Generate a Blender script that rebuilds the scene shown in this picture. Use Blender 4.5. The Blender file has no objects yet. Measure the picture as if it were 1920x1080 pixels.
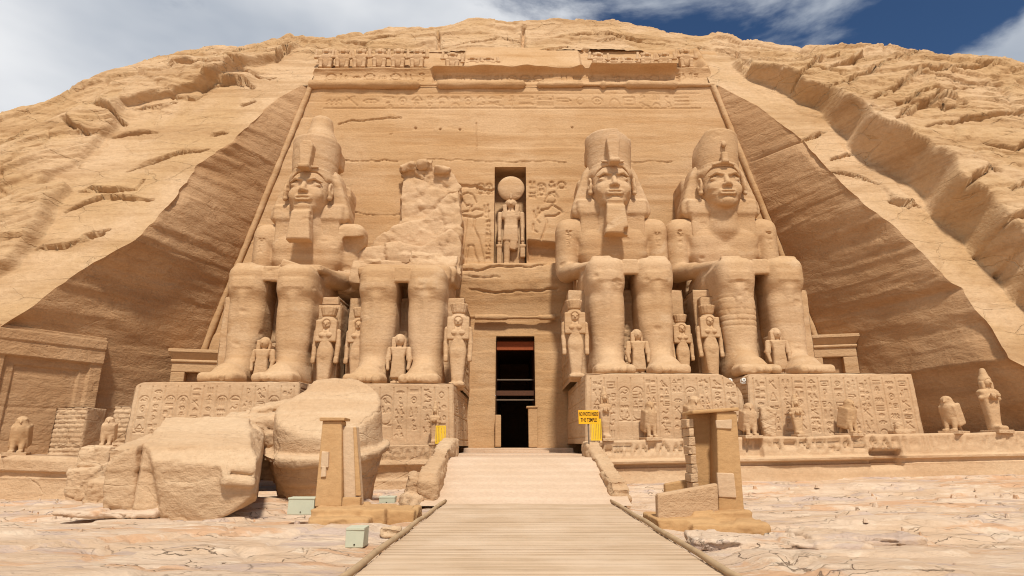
import bpy, math, random
import numpy as np
from mathutils import Vector

SC = bpy.context.scene
COL = SC.collection
R = math.radians
F32 = np.float32

# ------------------------------------------------------------------ camera
PITCH = R(15.0); EYE = 1.74; FPX = 1100.0
cam_d = bpy.data.cameras.new("camera"); cam = bpy.data.objects.new("camera", cam_d); COL.objects.link(cam)
cam_d.sensor_width = 36.0; cam_d.lens = 36.0 * FPX / 1920.0
cam_d.clip_start = 0.1; cam_d.clip_end = 6000.0
cam.location = (0, 0, EYE)
cam.rotation_euler = (R(90) + PITCH, 0, 0)
SC.camera = cam

# ------------------------------------------------------------------ world, sun, exposure
SUN_EL, SUN_AZ = R(54), R(171)          # azimuth measured clockwise from +Y (north)
w = bpy.data.worlds.new("World"); SC.world = w; w.use_nodes = True
nt = w.node_tree; nt.nodes.clear()
def wn(t, **k):
    n = nt.nodes.new(t)
    for a, b in k.items(): setattr(n, a, b)
    return n
out = wn('ShaderNodeOutputWorld'); bg = wn('ShaderNodeBackground')
sky = wn('ShaderNodeTexSky', sky_type='NISHITA', sun_disc=False, sun_elevation=SUN_EL, sun_rotation=SUN_AZ)
sky.air_density = 1.0; sky.dust_density = 0.4; sky.ozone_density = 3.0
tc = wn('ShaderNodeTexCoord')
sep = wn('ShaderNodeSeparateXYZ'); nt.links.new(tc.outputs['Generated'], sep.inputs[0])
mp = wn('ShaderNodeMapping'); mp.inputs['Scale'].default_value = (1.0, 1.0, 2.2); mp.inputs['Location'].default_value = (0.35, 0.2, 0.1)
nt.links.new(tc.outputs['Generated'], mp.inputs[0])
n1 = wn('ShaderNodeTexNoise'); n1.inputs['Scale'].default_value = 3.1; n1.inputs['Detail'].default_value = 8; n1.inputs['Roughness'].default_value = 0.56; n1.inputs['Distortion'].default_value = 0.25
nt.links.new(mp.outputs[0], n1.inputs['Vector'])
n2 = wn('ShaderNodeTexNoise'); n2.inputs['Scale'].default_value = 1.7; n2.inputs['Detail'].default_value = 5
nt.links.new(mp.outputs[0], n2.inputs['Vector'])
# more cloud to the left (west) than to the right
bias = wn('ShaderNodeMapRange'); bias.inputs['From Min'].default_value = -0.35; bias.inputs['From Max'].default_value = 0.18
bias.inputs['To Min'].default_value = 0.36; bias.inputs['To Max'].default_value = 0.0
nt.links.new(sep.outputs['X'], bias.inputs['Value'])
add = wn('ShaderNodeMath', operation='ADD'); nt.links.new(n1.outputs['Fac'], add.inputs[0])
def wmr(src, a, b, c, d):
    n = wn('ShaderNodeMapRange', interpolation_type='SMOOTHSTEP')
    for k, v in zip(('From Min', 'From Max', 'To Min', 'To Max'), (a, b, c, d)): n.inputs[k].default_value = v
    nt.links.new(src, n.inputs['Value']); return n.outputs[0]
bx_ = wmr(sep.outputs['X'], .28, .52, 0, 1); bz_ = wmr(sep.outputs['Z'], .455, .515, .24, 0)      # bank of cloud low on the right
mu = wn('ShaderNodeMath', operation='MULTIPLY'); nt.links.new(bx_, mu.inputs[0]); nt.links.new(bz_, mu.inputs[1])
ad2 = wn('ShaderNodeMath', operation='ADD'); nt.links.new(bias.outputs[0], ad2.inputs[0]); nt.links.new(mu.outputs[0], ad2.inputs[1])
nt.links.new(ad2.outputs[0], add.inputs[1])
cov = wn('ShaderNodeMapRange', interpolation_type='SMOOTHSTEP'); cov.inputs['From Min'].default_value = 0.50; cov.inputs['From Max'].default_value = 0.665
nt.links.new(add.outputs[0], cov.inputs['Value'])
cr = wn('ShaderNodeValToRGB')
cr.color_ramp.elements[0].position = 0.36; cr.color_ramp.elements[0].color = (6.0, 6.7, 7.8, 1)
cr.color_ramp.elements[1].position = 0.66; cr.color_ramp.elements[1].color = (13.0, 13.1, 13.3, 1)
nt.links.new(n2.outputs['Fac'], cr.inputs[0])
tint = wn('ShaderNodeMixRGB', blend_type='MULTIPLY'); tint.inputs[0].default_value = 1.0; tint.inputs[2].default_value = (0.62, 0.80, 0.98, 1)
nt.links.new(sky.outputs[0], tint.inputs[1])
mx = wn('ShaderNodeMixRGB'); nt.links.new(cov.outputs[0], mx.inputs[0]); nt.links.new(tint.outputs[0], mx.inputs[1]); nt.links.new(cr.outputs[0], mx.inputs[2])
nt.links.new(mx.outputs[0], bg.inputs[0]); bg.inputs[1].default_value = 0.066
nt.links.new(bg.outputs[0], out.inputs[0])

sd = bpy.data.lights.new("sun", 'SUN'); so = bpy.data.objects.new("sun", sd); COL.objects.link(so)
sd.energy = 4.0; sd.angle = R(5.0); sd.color = (1.0, 0.94, 0.84)
sdir = Vector((math.sin(SUN_AZ) * math.cos(SUN_EL), math.cos(SUN_AZ) * math.cos(SUN_EL), math.sin(SUN_EL)))
so.rotation_euler = (-sdir).to_track_quat('-Z', 'Y').to_euler(); so.location = (0, -30, 60)
SC.view_settings.view_transform = 'Standard'; SC.view_settings.look = 'None'
SC.view_settings.exposure = 0.06; SC.cycles.filter_width = 1.05; SC.view_settings.gamma = 1.0; SC.view_settings.use_curve_mapping = False

# ------------------------------------------------------------------ pixel -> world (photo pixels, 1920 x 1080)
CP, SP = math.cos(PITCH), math.sin(PITCH)
def ray(px, py):
    a = (px - 960.0) / FPX; b = (540.0 - py) / FPX
    return (a, CP - b * SP, SP + b * CP)
def at(px, py, Y):
    d = ray(px, py); t = Y / d[1]
    return (d[0] * t, Y, EYE + d[2] * t)
def at_z(px, py, z):
    d = ray(px, py); t = (z - EYE) / d[2]
    return (d[0] * t, d[1] * t, z)

# ------------------------------------------------------------------ numpy noise
def _h(ix, iy, iz, seed):
    h = (ix.astype(np.uint32) * np.uint32(374761393) + iy.astype(np.uint32) * np.uint32(668265263)
         + iz.astype(np.uint32) * np.uint32(2246822519) + np.uint32((seed * 3266489917) & 0xffffffff))
    h = (h ^ (h >> np.uint32(13))) * np.uint32(1274126177)
    h = (h ^ (h >> np.uint32(15))) * np.uint32(2654435761)
    return ((h ^ (h >> np.uint32(16))) & np.uint32(0xffffff)).astype(F32) / F32(0xffffff)
def vn(x, y, z, seed=0):
    x = np.asarray(x, F32); y = np.asarray(y, F32); z = np.asarray(z, F32)
    x, y, z = np.broadcast_arrays(x, y, z)
    fx, fy, fz = np.floor(x), np.floor(y), np.floor(z)
    ix, iy, iz = fx.astype(np.int64), fy.astype(np.int64), fz.astype(np.int64)
    u, v, t = x - fx, y - fy, z - fz
    u = u * u * (3 - 2 * u); v = v * v * (3 - 2 * v); t = t * t * (3 - 2 * t)
    r = 0
    for a in (0, 1):
        for b in (0, 1):
            for c in (0, 1):
                r = r + _h(ix + a, iy + b, iz + c, seed) * (u if a else 1 - u) * (v if b else 1 - v) * (t if c else 1 - t)
    return r * 2 - 1
def fbm(x, y, z, octv=4, seed=0, rough=0.5):
    s = 0; a = 1.0; n = 0
    for o in range(octv):
        f = 2.0 ** o
        s = s + a * vn(np.asarray(x) * f, np.asarray(y) * f, np.asarray(z) * f, seed + o * 7); n += a; a *= rough
    return s / n
def h1(i, seed=0):
    i = np.asarray(i); return _h(i.astype(np.int64), np.zeros_like(i, dtype=np.int64), np.zeros_like(i, dtype=np.int64), seed)
def sst(a, b, x):
    t = np.clip((x - a) / (b - a), 0, 1); return t * t * (3 - 2 * t)

# ------------------------------------------------------------------ objects
def tag(o, label=None, cat=None, group=None, kind=None):
    if label: o['label'] = label
    if cat: o['category'] = cat
    if group: o['group'] = group
    if kind: o['kind'] = kind
    return o
def empty(name, loc, label, cat, group=None, rz=0.0):
    o = bpy.data.objects.new(name, None); COL.objects.link(o)
    o.location = loc; o.rotation_euler = (0, 0, rz); o.empty_display_size = 0.3
    return tag(o, label, cat, group)
def mesh_obj(name, V, Fc, mat, parent=None, loc=None, smooth=True):
    """V (n,3); Fc (m,4) or (m,3) int array, or list of polygons"""
    V = np.asarray(V, F32).reshape(-1, 3)
    if loc is not None: V = V - np.asarray(loc, F32)
    me = bpy.data.meshes.new(name)
    if isinstance(Fc, np.ndarray):
        m, k = Fc.shape
        me.vertices.add(len(V)); me.vertices.foreach_set('co', V.ravel())
        me.loops.add(m * k); me.loops.foreach_set('vertex_index', Fc.astype(np.int32).ravel())
        me.polygons.add(m); me.polygons.foreach_set('loop_start', np.arange(m, dtype=np.int32) * k)
        me.polygons.foreach_set('loop_total', np.full(m, k, np.int32))
        me.update(calc_edges=True); me.validate()
    else:
        me.from_pydata([tuple(map(float, v)) for v in V], [], Fc); me.update()
    if smooth: me.polygons.foreach_set('use_smooth', np.ones(len(me.polygons), bool))
    for mm in (mat if isinstance(mat, (list, tuple)) else [mat]): me.materials.append(mm)
    o = bpy.data.objects.new(name, me); COL.objects.link(o)
    if loc is not None: o.location = loc
    if parent: o.parent = parent
    return o
def sharp(o, deg=35):
    """mark edges sharper than deg as hard"""
    me = o.data
    try: me.set_sharp_from_angle(angle=R(deg))
    except Exception: pass
    return o
def copy_tree(o, parent=None):
    c = o.copy(); COL.objects.link(c); c.parent = parent
    for ch in list(o.children): copy_tree(ch, c)
    return c

class MB:
    """collects boxes, prisms and tubes into one mesh"""
    def __init__(s): s.v = []; s.f = []
    def quadmesh(s, V, Fc):
        n = len(s.v); s.v += [tuple(map(float, p)) for p in V]; s.f += [[int(i) + n for i in q] for q in Fc]
    def box(s, lo, hi, jit=0.0, rng=random):
        x0, y0, z0 = lo; x1, y1, z1 = hi
        P = [(x0,y0,z0),(x1,y0,z0),(x1,y1,z0),(x0,y1,z0),(x0,y0,z1),(x1,y0,z1),(x1,y1,z1),(x0,y1,z1)]
        if jit: P = [tuple(c + rng.uniform(-jit, jit) for c in p) for p in P]
        s.quadmesh(P, [(0,3,2,1),(4,5,6,7),(0,1,5,4),(1,2,6,5),(2,3,7,6),(3,0,4,7)])
    def frustum(s, lo0, hi0, z0, lo1, hi1, z1):
        P = [(lo0[0],lo0[1],z0),(hi0[0],lo0[1],z0),(hi0[0],hi0[1],z0),(lo0[0],hi0[1],z0),
             (lo1[0],lo1[1],z1),(hi1[0],lo1[1],z1),(hi1[0],hi1[1],z1),(lo1[0],hi1[1],z1)]
        s.quadmesh(P, [(0,3,2,1),(4,5,6,7),(0,1,5,4),(1,2,6,5),(2,3,7,6),(3,0,4,7)])
    def tube(s, pts, r, n=8, cap=True):
        pts = [Vector(p) for p in pts]; rs = r if isinstance(r, (list, tuple)) else [r] * len(pts)
        V = []; Fc = []
        for i, p in enumerate(pts):
            d = (pts[min(i + 1, len(pts) - 1)] - pts[max(i - 1, 0)]).normalized()
            a = d.cross(Vector((0, 0, 1)) if abs(d.z) < 0.9 else Vector((1, 0, 0))).normalized(); b = d.cross(a)
            for k in range(n):
                t = 2 * math.pi * k / n; V.append(p + (a * math.cos(t) + b * math.sin(t)) * rs[i])
        for i in range(len(pts) - 1):
            for k in range(n):
                k2 = (k + 1) % n; Fc.append((i*n+k, i*n+k2, (i+1)*n+k2, (i+1)*n+k))
        if cap:
            Fc.append(tuple(range(n - 1, -1, -1))); Fc.append(tuple((len(pts) - 1) * n + k for k in range(n)))
        s.quadmesh(V, Fc)
    def build(s, name, mat, parent=None, loc=None, smooth=False, bevel=0.0, seg=2):
        o = mesh_obj(name, s.v, s.f, mat, parent, loc, smooth)
        if bevel:
            b = o.modifiers.new('bevel', 'BEVEL'); b.width = bevel; b.segments = seg; b.limit_method = 'ANGLE'
        return o

def grid_faces(nr, nc, keep=None):
    i = np.arange(nr - 1)[:, None]; j = np.arange(nc - 1)[None, :]
    a = i * nc + j
    f = np.stack([a, a + 1, a + nc + 1, a + nc], -1)
    if keep is not None: return f[keep]
    return f.reshape(-1, 4)

# ------------------------------------------------------------------ signed-distance modelling
class Vol:
    def __init__(s, lo, hi, h):
        s.lo = np.array(lo, float); s.h = h
        s.n = np.ceil((np.array(hi, float) - s.lo) / h).astype(int) + 1
        s.ax = [(s.lo[i] + h * np.arange(s.n[i])).astype(F32) for i in range(3)]
        s.d = np.full(s.n, 9.0, F32)
    def op(s, prim, k=0.0, mode='add'):
        f, lo, hi = prim; pad = max(0.35, k) + 2 * s.h
        sl = []
        for i in range(3):
            a = int(max(0, math.floor((lo[i] - pad - s.lo[i]) / s.h))); b = int(min(s.n[i], math.ceil((hi[i] + pad - s.lo[i]) / s.h) + 1))
            if b <= a: return s
            sl.append(slice(a, b))
        X = s.ax[0][sl[0]][:, None, None]; Y = s.ax[1][sl[1]][None, :, None]; Z = s.ax[2][sl[2]][None, None, :]
        v = f(X, Y, Z); d = s.d[tuple(sl)]
        if mode == 'sub': v = -v
        if mode == 'add':
            if k > 0:
                hh = np.clip(0.5 + 0.5 * (v - d) / k, 0, 1); r = v + (d - v) * hh - k * hh * (1 - hh)
            else: r = np.minimum(d, v)
        else:
            if k > 0:
                hh = np.clip(0.5 - 0.5 * (v - d) / k, 0, 1); r = v + (d - v) * hh + k * hh * (1 - hh)
            else: r = np.maximum(d, v)
        s.d[tuple(sl)] = r
        return s
    def cut(s, p, n):
        """slice off everything on the far side of a plane"""
        n = np.array(n, float); n /= np.linalg.norm(n)
        s.d = np.maximum(s.d, ((s.ax[0][:, None, None] - p[0]) * n[0] + (s.ax[1][None, :, None] - p[1]) * n[1] + (s.ax[2][None, None, :] - p[2]) * n[2])).astype(F32); return s
    def add(s, p, k=0.0): return s.op(p, k)
    def sub(s, p, k=0.0): return s.op(p, k, 'sub')
    def both(s, mk, k=0.0, mode='add'):
        for sx in (-1, 1): s.op(mk(sx), k, mode)
        return s
    def mesh(s):
        d = s.d; d[0], d[-1] = 9, 9; d[:, 0], d[:, -1] = 9, 9; d[:, :, 0], d[:, :, -1] = 9, 9
        ins = d < 0
        nx, ny, nz = d.shape
        cnt = np.zeros((nx - 1, ny - 1, nz - 1), np.int8)
        C = [(a, b, c) for a in (0, 1) for b in (0, 1) for c in (0, 1)]
        for a, b, c in C: cnt += ins[a:nx - 1 + a, b:ny - 1 + b, c:nz - 1 + c]
        act = (cnt > 0) & (cnt < 8)
        I = np.argwhere(act); m = len(I)
        idx = np.full(cnt.shape, -1, np.int64); idx[act] = np.arange(m)
        cv = {c: d[I[:, 0] + c[0], I[:, 1] + c[1], I[:, 2] + c[2]] for c in C}
        P = np.zeros((m, 3)); N = np.zeros(m)
        for c in C:
            for ax in range(3):
                if c[ax] == 0:
                    e = list(c); e[ax] = 1; e = tuple(e)
                    A, B = cv[c], cv[e]; cr = (A < 0) != (B < 0)
                    t = np.where(cr, A / np.where(cr, A - B, 1), 0)
                    q = np.tile(np.array(c, float), (m, 1)); q[:, ax] += t
                    P += q * cr[:, None]; N += cr
        P = (P / N[:, None] + I) * s.h + s.lo
        Q = []
        for ax in range(3):
            u, v = (ax + 1) % 3, (ax + 2) % 3
            s0 = [slice(1, -1)] * 3; s0[ax] = slice(0, d.shape[ax] - 1)
            s1 = list(s0); s1[ax] = slice(1, d.shape[ax])
            A = ins[tuple(s0)]; B = ins[tuple(s1)]
            E = np.argwhere(A != B); fl = A[A != B]
            off = np.array([1, 1, 1]); off[ax] = 0; E = E + off
            def cell(du, dv):
                e = E.copy(); e[:, u] -= du; e[:, v] -= dv; return idx[e[:, 0], e[:, 1], e[:, 2]]
            q = np.stack([cell(1, 1), cell(0, 1), cell(0, 0), cell(1, 0)], -1)
            q[~fl] = q[~fl][:, ::-1]
            Q.append(q)
        return P, np.concatenate(Q)

def normals(V, Q):
    n = np.zeros_like(V)
    fn = np.cross(V[Q[:, 2]] - V[Q[:, 0]], V[Q[:, 3 if Q.shape[1] > 3 else 1]] - V[Q[:, 1]])
    for k in range(Q.shape[1]): np.add.at(n, Q[:, k], fn)
    return n / np.maximum(np.linalg.norm(n, axis=1, keepdims=True), 1e-9)
def weather(V, Q, amp=0.03, fr=1.2, strata=0.03, seed=1, off=(0, 0, 0)):
    """sandstone erosion: fine lumps and horizontal bedding, along the normal"""
    n = normals(V, Q); P = V + np.array(off)
    d = amp * fbm(P[:, 0] * fr, P[:, 1] * fr, P[:, 2] * fr, 4, seed)
    if strata:
        s = P[:, 2] * 2.2 + 0.3 * vn(P[:, 0] * .25, P[:, 1] * .25, P[:, 2] * .2, seed + 3)
        d = d + strata * fbm(P[:, 0] * .18, P[:, 1] * .18, s, 5, seed + 5, 0.7) * (0.4 + 0.6 * (1 - abs(n[:, 2])))
        h, dv, e = worley3(P / np.array([.9, .9, .55]), seed + 9); r = np.linalg.norm(dv, axis=1)
        d = d - 2.6 * strata * sst(.36, .12, r + .12 * vn(P[:, 0] * 3, P[:, 1] * 3, P[:, 2] * 5, seed)) * (h > .80)
    return V + n * d[:, None]

# primitives: (function, lo, hi)
def ell(c, r):
    c = np.array(c, float); r = np.array(r, float)
    def f(X, Y, Z):
        x, y, z = (X - c[0]) / r[0], (Y - c[1]) / r[1], (Z - c[2]) / r[2]
        k0 = np.sqrt(x * x + y * y + z * z) + 1e-6
        k1 = np.sqrt((x / r[0]) ** 2 + (y / r[1]) ** 2 + (z / r[2]) ** 2) + 1e-6
        return k0 * (k0 - 1) / k1
    return f, c - r, c + r
def cap(a, b, ra, rb=None, sc=(1, 1, 1)):
    """tapered capsule; sc squashes space round the axis"""
    a = np.array(a, float); b = np.array(b, float); rb = ra if rb is None else rb
    S = np.array(sc, float); A = a / S; B = b / S; D = B - A; L = float(D @ D) + 1e-9
    def f(X, Y, Z):
        x, y, z = X / S[0] - A[0], Y / S[1] - A[1], Z / S[2] - A[2]
        t = np.clip((x * D[0] + y * D[1] + z * D[2]) / L, 0, 1)
        return (np.sqrt((x - t * D[0]) ** 2 + (y - t * D[1]) ** 2 + (z - t * D[2]) ** 2) - (ra + (rb - ra) * t)) * min(S)
    m = max(ra, rb) * S
    return f, np.minimum(a, b) - m, np.maximum(a, b) + m
def rbox(c, hf, r=0.1, rot=None):
    """rounded box, rot = (rx, ry, rz) radians"""
    c = np.array(c, float); hf = np.array(hf, float)
    if rot is not None:
        from mathutils import Euler
        M = np.array(Euler(rot).to_matrix())
        ext = np.abs(M) @ hf
    else: M = None; ext = hf
    def f(X, Y, Z):
        x, y, z = X - c[0], Y - c[1], Z - c[2]
        if M is not None:
            x, y, z = (M[0, 0] * x + M[1, 0] * y + M[2, 0] * z, M[0, 1] * x + M[1, 1] * y + M[2, 1] * z, M[0, 2] * x + M[1, 2] * y + M[2, 2] * z)
        qx, qy, qz = abs(x) - hf[0] + r, abs(y) - hf[1] + r, abs(z) - hf[2] + r
        o = np.sqrt(np.maximum(qx, 0) ** 2 + np.maximum(qy, 0) ** 2 + np.maximum(qz, 0) ** 2)
        return o + np.minimum(np.maximum(np.maximum(qx, qy), qz), 0) - r
    return f, c - ext, c + ext
def bx(x0, x1, y0, y1, z0, z1, r=0.1):
    return rbox(((x0 + x1) / 2, (y0 + y1) / 2, (z0 + z1) / 2), (abs(x1 - x0) / 2, abs(y1 - y0) / 2, abs(z1 - z0) / 2), r)
def cone(c, r0, r1, z0, z1, rd=0.1, sc=(1, 1)):
    """vertical truncated cone round (cx, cy)"""
    def f(X, Y, Z):
        q = np.sqrt(((X - c[0]) / sc[0]) ** 2 + ((Y - c[1]) / sc[1]) ** 2)
        t = np.clip((Z - z0) / (z1 - z0), 0, 1); rr = r0 + (r1 - r0) * t
        a = q - rr + rd; b = abs(Z - (z0 + z1) / 2) - (z1 - z0) / 2 + rd
        return np.sqrt(np.maximum(a, 0) ** 2 + np.maximum(b, 0) ** 2) + np.minimum(np.maximum(a, b), 0) - rd
    m = max(r0, r1)
    return f, np.array([c[0] - m * sc[0], c[1] - m * sc[1], z0]), np.array([c[0] + m * sc[0], c[1] + m * sc[1], z1])
def poly2(P, x, z):
    """signed distance to a polygon"""
    P = np.array(P, float); n = len(P)
    d = np.full(np.broadcast(x, z).shape, 1e9); sgn = np.ones_like(d)
    for i in range(n):
        a = P[i]; b = P[i - 1]; e = b - a
        wx, wz = x - a[0], z - a[1]
        t = np.clip((wx * e[0] + wz * e[1]) / (e @ e + 1e-12), 0, 1)
        d = np.minimum(d, (wx - e[0] * t) ** 2 + (wz - e[1] * t) ** 2)
        c1 = z >= a[1]; c2 = z < b[1]; c3 = e[0] * wz > e[1] * wx
        fl = (c1 & c2 & c3) | (~c1 & ~c2 & ~c3)
        sgn = np.where(fl, -sgn, sgn)
    return sgn * np.sqrt(d)
def extr(P, lo, hi, axis='y', r=0.06):
    """polygon extruded along an axis (y: polygon in x,z; x: polygon in y,z; z: polygon in x,y)"""
    Q = np.array(P, float); mn, mx_ = Q.min(0), Q.max(0)
    def f(X, Y, Z):
        if axis == 'y': d2 = poly2(P, X, Z); w = Y
        elif axis == 'x': d2 = poly2(P, Y, Z); w = X
        else: d2 = poly2(P, X, Y); w = Z
        a = d2 + r; b = abs(w - (lo + hi) / 2) - (hi - lo) / 2 + r
        return np.sqrt(np.maximum(a, 0) ** 2 + np.maximum(b, 0) ** 2) + np.minimum(np.maximum(a, b), 0) - r
    if axis == 'y': L, H = (mn[0], lo, mn[1]), (mx_[0], hi, mx_[1])
    elif axis == 'x': L, H = (lo, mn[0], mn[1]), (hi, mx_[0], mx_[1])
    else: L, H = (mn[0], mn[1], lo), (mx_[0], mx_[1], hi)
    return f, np.array(L), np.array(H)
def vol_obj(name, vol, mat, parent=None, loc=None, w=None, off=(0, 0, 0)):
    V, Q = vol.mesh()
    if w: V = weather(V, Q, off=off, **w)
    o = mesh_obj(name, V, Q, mat, parent)
    if loc is not None: o.location = loc
    return o

def worley3(p, seed):
    ip = np.floor(p).astype(np.int64); m = len(p); f1 = np.full(m, 9.0); f2 = f1.copy(); hh = np.zeros(m); dv = np.zeros((m, 3))
    for a in (-1, 0, 1):
        for b in (-1, 0, 1):
            for c in (-1, 0, 1):
                q = ip + np.array([a, b, c])
                o = np.stack([.12 + .76 * _h(q[:, 0], q[:, 1], q[:, 2], seed + k) for k in range(3)], -1)
                r = p - (q + o); d = np.linalg.norm(r, axis=1); n = d < f1
                f2 = np.where(n, f1, np.minimum(f2, d)); f1 = np.where(n, d, f1)
                hh = np.where(n, _h(q[:, 0], q[:, 1], q[:, 2], seed + 5), hh); dv = np.where(n[:, None], r, dv)
    return hh, dv, f2 - f1
def rock_obj(name, vol, mat, parent=None, sizes=(1.2, .4), seed=1, amp=.22, flat=1.0, off=(0, 0, 0), loc=None):
    """broken rock: facets and joints at several sizes along the normal"""
    V, Q = vol.mesh(); n = normals(V, Q)
    # smooth the normals a little so that facets do not fold over
    P = V + np.array(off); d = np.zeros(len(V))
    for i, sz in enumerate(sizes):
        w = .35 * np.stack([fbm(P[:, 0] / sz, P[:, 1] / sz, P[:, 2] / sz, 2, seed + 11 * k + i) for k in range(3)], -1)
        h, dv, e = worley3(P / np.array([sz, sz, sz * .6 * flat]) + w, seed + 40 * i)
        g = np.stack([_h((h * 1e6).astype(np.int64), np.full(len(h), k), np.zeros(len(h), np.int64), seed) - .5 for k in range(3)], -1)
        d += sz * amp * ((h - .5) * .8 + (g * dv).sum(1) * 1.5 - .18 * np.exp(-(e / .05) ** 2))
    d += .02 * fbm(P[:, 0] * 2, P[:, 1] * 2, P[:, 2] * 3, 3, seed + 7)
    o = mesh_obj(name, V + n * d[:, None], Q, mat, parent)
    if loc is not None: o.location = loc
    return o

# ------------------------------------------------------------------ carved relief (strokes -> height map)
def raster(U, W, strokes, wid=0.035, soft=0.03):
    """0..1 groove mask on coordinates U, W (2-D arrays, regular) for polylines in the same units"""
    m = np.zeros(U.shape, F32)
    u0 = U[0, :]; w0 = W[:, 0]
    for st in strokes:
        wd = wid
        if isinstance(st, tuple) and len(st) == 2 and np.isscalar(st[1]): st, wd = st
        st = np.asarray(st, float); pad = wd + soft + .02
        j0, j1 = np.searchsorted(u0, [st[:, 0].min() - pad, st[:, 0].max() + pad]); i0, i1 = np.searchsorted(w0, [st[:, 1].min() - pad, st[:, 1].max() + pad])
        if j1 <= j0 or i1 <= i0: continue
        uu = U[i0:i1, j0:j1]; ww = W[i0:i1, j0:j1]; d = np.full(uu.shape, 1e9)
        for a, b in zip(st[:-1], st[1:]):
            e = b - a; L = e @ e + 1e-12
            t = np.clip(((uu - a[0]) * e[0] + (ww - a[1]) * e[1]) / L, 0, 1)
            d = np.minimum(d, (uu - a[0] - e[0] * t) ** 2 + (ww - a[1] - e[1] * t) ** 2)
        d = np.sqrt(d)
        m[i0:i1, j0:j1] = np.maximum(m[i0:i1, j0:j1], 1 - sst(wd, wd + soft, d))
    return m
def arc(cx, cy, rx, ry, a0=0, a1=360, n=14):
    return [(cx + rx * math.cos(R(a0 + (a1 - a0) * i / n)), cy + ry * math.sin(R(a0 + (a1 - a0) * i / n))) for i in range(n + 1)]
GLYPHS = [
    lambda: [arc(.5, .5, .28, .28)],
    lambda: [arc(.5, .5, .3, .3), arc(.5, .5, .08, .08)],
    lambda: [[(.3, .05), (.3, .95), (.55, .9), (.62, .6), (.3, .45)]],
    lambda: [[(.05, .2), (.95, .2), (.95, .8), (.05, .8), (.05, .2)], [(.3, .5), (.7, .5)]],
    lambda: [[(.02, .5), (.2, .65), (.35, .4), (.5, .65), (.65, .4), (.8, .65), (.98, .45)], [(.02, .25), (.2, .4), (.35, .15), (.5, .4), (.65, .15), (.8, .4), (.98, .2)]],
    lambda: [[(.15, .75), (.3, .9), (.42, .78), (.36, .6), (.7, .35), (.95, .1), (.5, .2), (.3, .3), (.22, .6), (.15, .75)], [(.4, .22), (.4, .02), (.52, .02)], [(.5, .2), (.5, .02)]],
    lambda: [arc(.5, .75, .14, .2), [(.5, .55), (.5, .03)], [(.22, .5), (.78, .5)]],
    lambda: [[(.05, .5), (.3, .66), (.7, .66), (.95, .5), (.7, .36), (.3, .36), (.05, .5)], arc(.5, .51, .1, .1)],
    lambda: [[(.2, .05), (.2, .95)], [(.5, .05), (.5, .95)], [(.8, .05), (.8, .95)]],
    lambda: [[(.05, .2), (.95, .2)], [(.05, .5), (.95, .5)], [(.05, .8), (.95, .8)]],
    lambda: [[(.1, .1), (.5, .9), (.9, .1), (.1, .1)]],
    lambda: [[(.05, .7), (.75, .7), (.95, .5), (.75, .45), (.05, .5)]],
    lambda: [[(.1, .3), (.25, .55), (.5, .35), (.75, .35), (.9, .6), (.85, .85), (.7, .8)]],
    lambda: [arc(.5, .12, .4, .55, 0, 180)],
    lambda: [[(.5, .95), (.35, .6), (.5, .4), (.4, .05), (.85, .05), (.75, .4), (.5, .4)], arc(.5, .83, .12, .12)],
    lambda: [[(.1, .9), (.9, .1)], [(.1, .6), (.6, .95), (.62, .7)]],
]
def glyph_fill(rng, u0, w0, u1, w1, cell, horiz=True, rules=True, wid=0.03):
    """rows or columns of signs filling a rectangle"""
    S = []
    if horiz:
        n = max(1, int(round((w1 - w0) / cell)))
        ch = (w1 - w0) / n
        for r in range(n):
            u = u0 + .1 * ch
            while u < u1 - .6 * ch:
                k = rng.random(); wd = ch * rng.choice([.5, .7, .9, 1.0])
                items = [(u, w0 + r * ch + .08 * ch, wd, ch * .84)] if k < .55 else [(u, w0 + r * ch + .08 * ch, wd, ch * .38), (u, w0 + r * ch + .54 * ch, wd, ch * .38)]
                for (a, b, c, d) in items:
                    for st in rng.choice(GLYPHS)(): S.append(([(a + p[0] * c, b + p[1] * d) for p in st], wid))
                u += wd + ch * .14
        if rules:
            for r in range(n + 1): S.append(([(u0, w0 + r * ch), (u1, w0 + r * ch)], wid * .8))
    else:
        n = max(1, int(round((u1 - u0) / cell))); cw = (u1 - u0) / n
        for c_ in range(n):
            cart = rng.random() < .3
            wv = w1 - .08 * cw
            lo = w0
            if cart:
                a = u0 + c_ * cw + .1 * cw; b = u0 + (c_ + 1) * cw - .1 * cw; m = (w0 + w1) / 2 - .2 * (w1 - w0); t = w1 - .15 * (w1 - w0); rr = (b - a) / 2
                S.append((arc((a + b) / 2, t - rr, rr, rr, 0, 180) + arc((a + b) / 2, m + rr, rr, rr, 180, 360) + [(b, t - rr)], wid)); S.append(([(a, m - .04), (b, m - .04)], wid))
                wv = t - .15 * cw; lo = m
            while wv > lo + .3 * cw:
                hh = cw * rng.choice([.3, .45, .6, .8])
                if wv - hh < lo: break
                k = rng.random()
                its = [(u0 + c_ * cw + .2 * cw, .6 * cw)] if k < .6 else [(u0 + c_ * cw + .16 * cw, .3 * cw), (u0 + c_ * cw + .54 * cw, .3 * cw)]
                for (a, c) in its:
                    for st in rng.choice(GLYPHS)(): S.append(([(a + p[0] * c, wv - hh + p[1] * hh * .92) for p in st], wid))
                wv -= hh + .06 * cw
            if rules: S.append(([(u0 + c_ * cw, w0), (u0 + c_ * cw, w1)], wid * .8))
        if rules: S.append(([(u1, w0), (u1, w1)], wid * .8))
    return S

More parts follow.
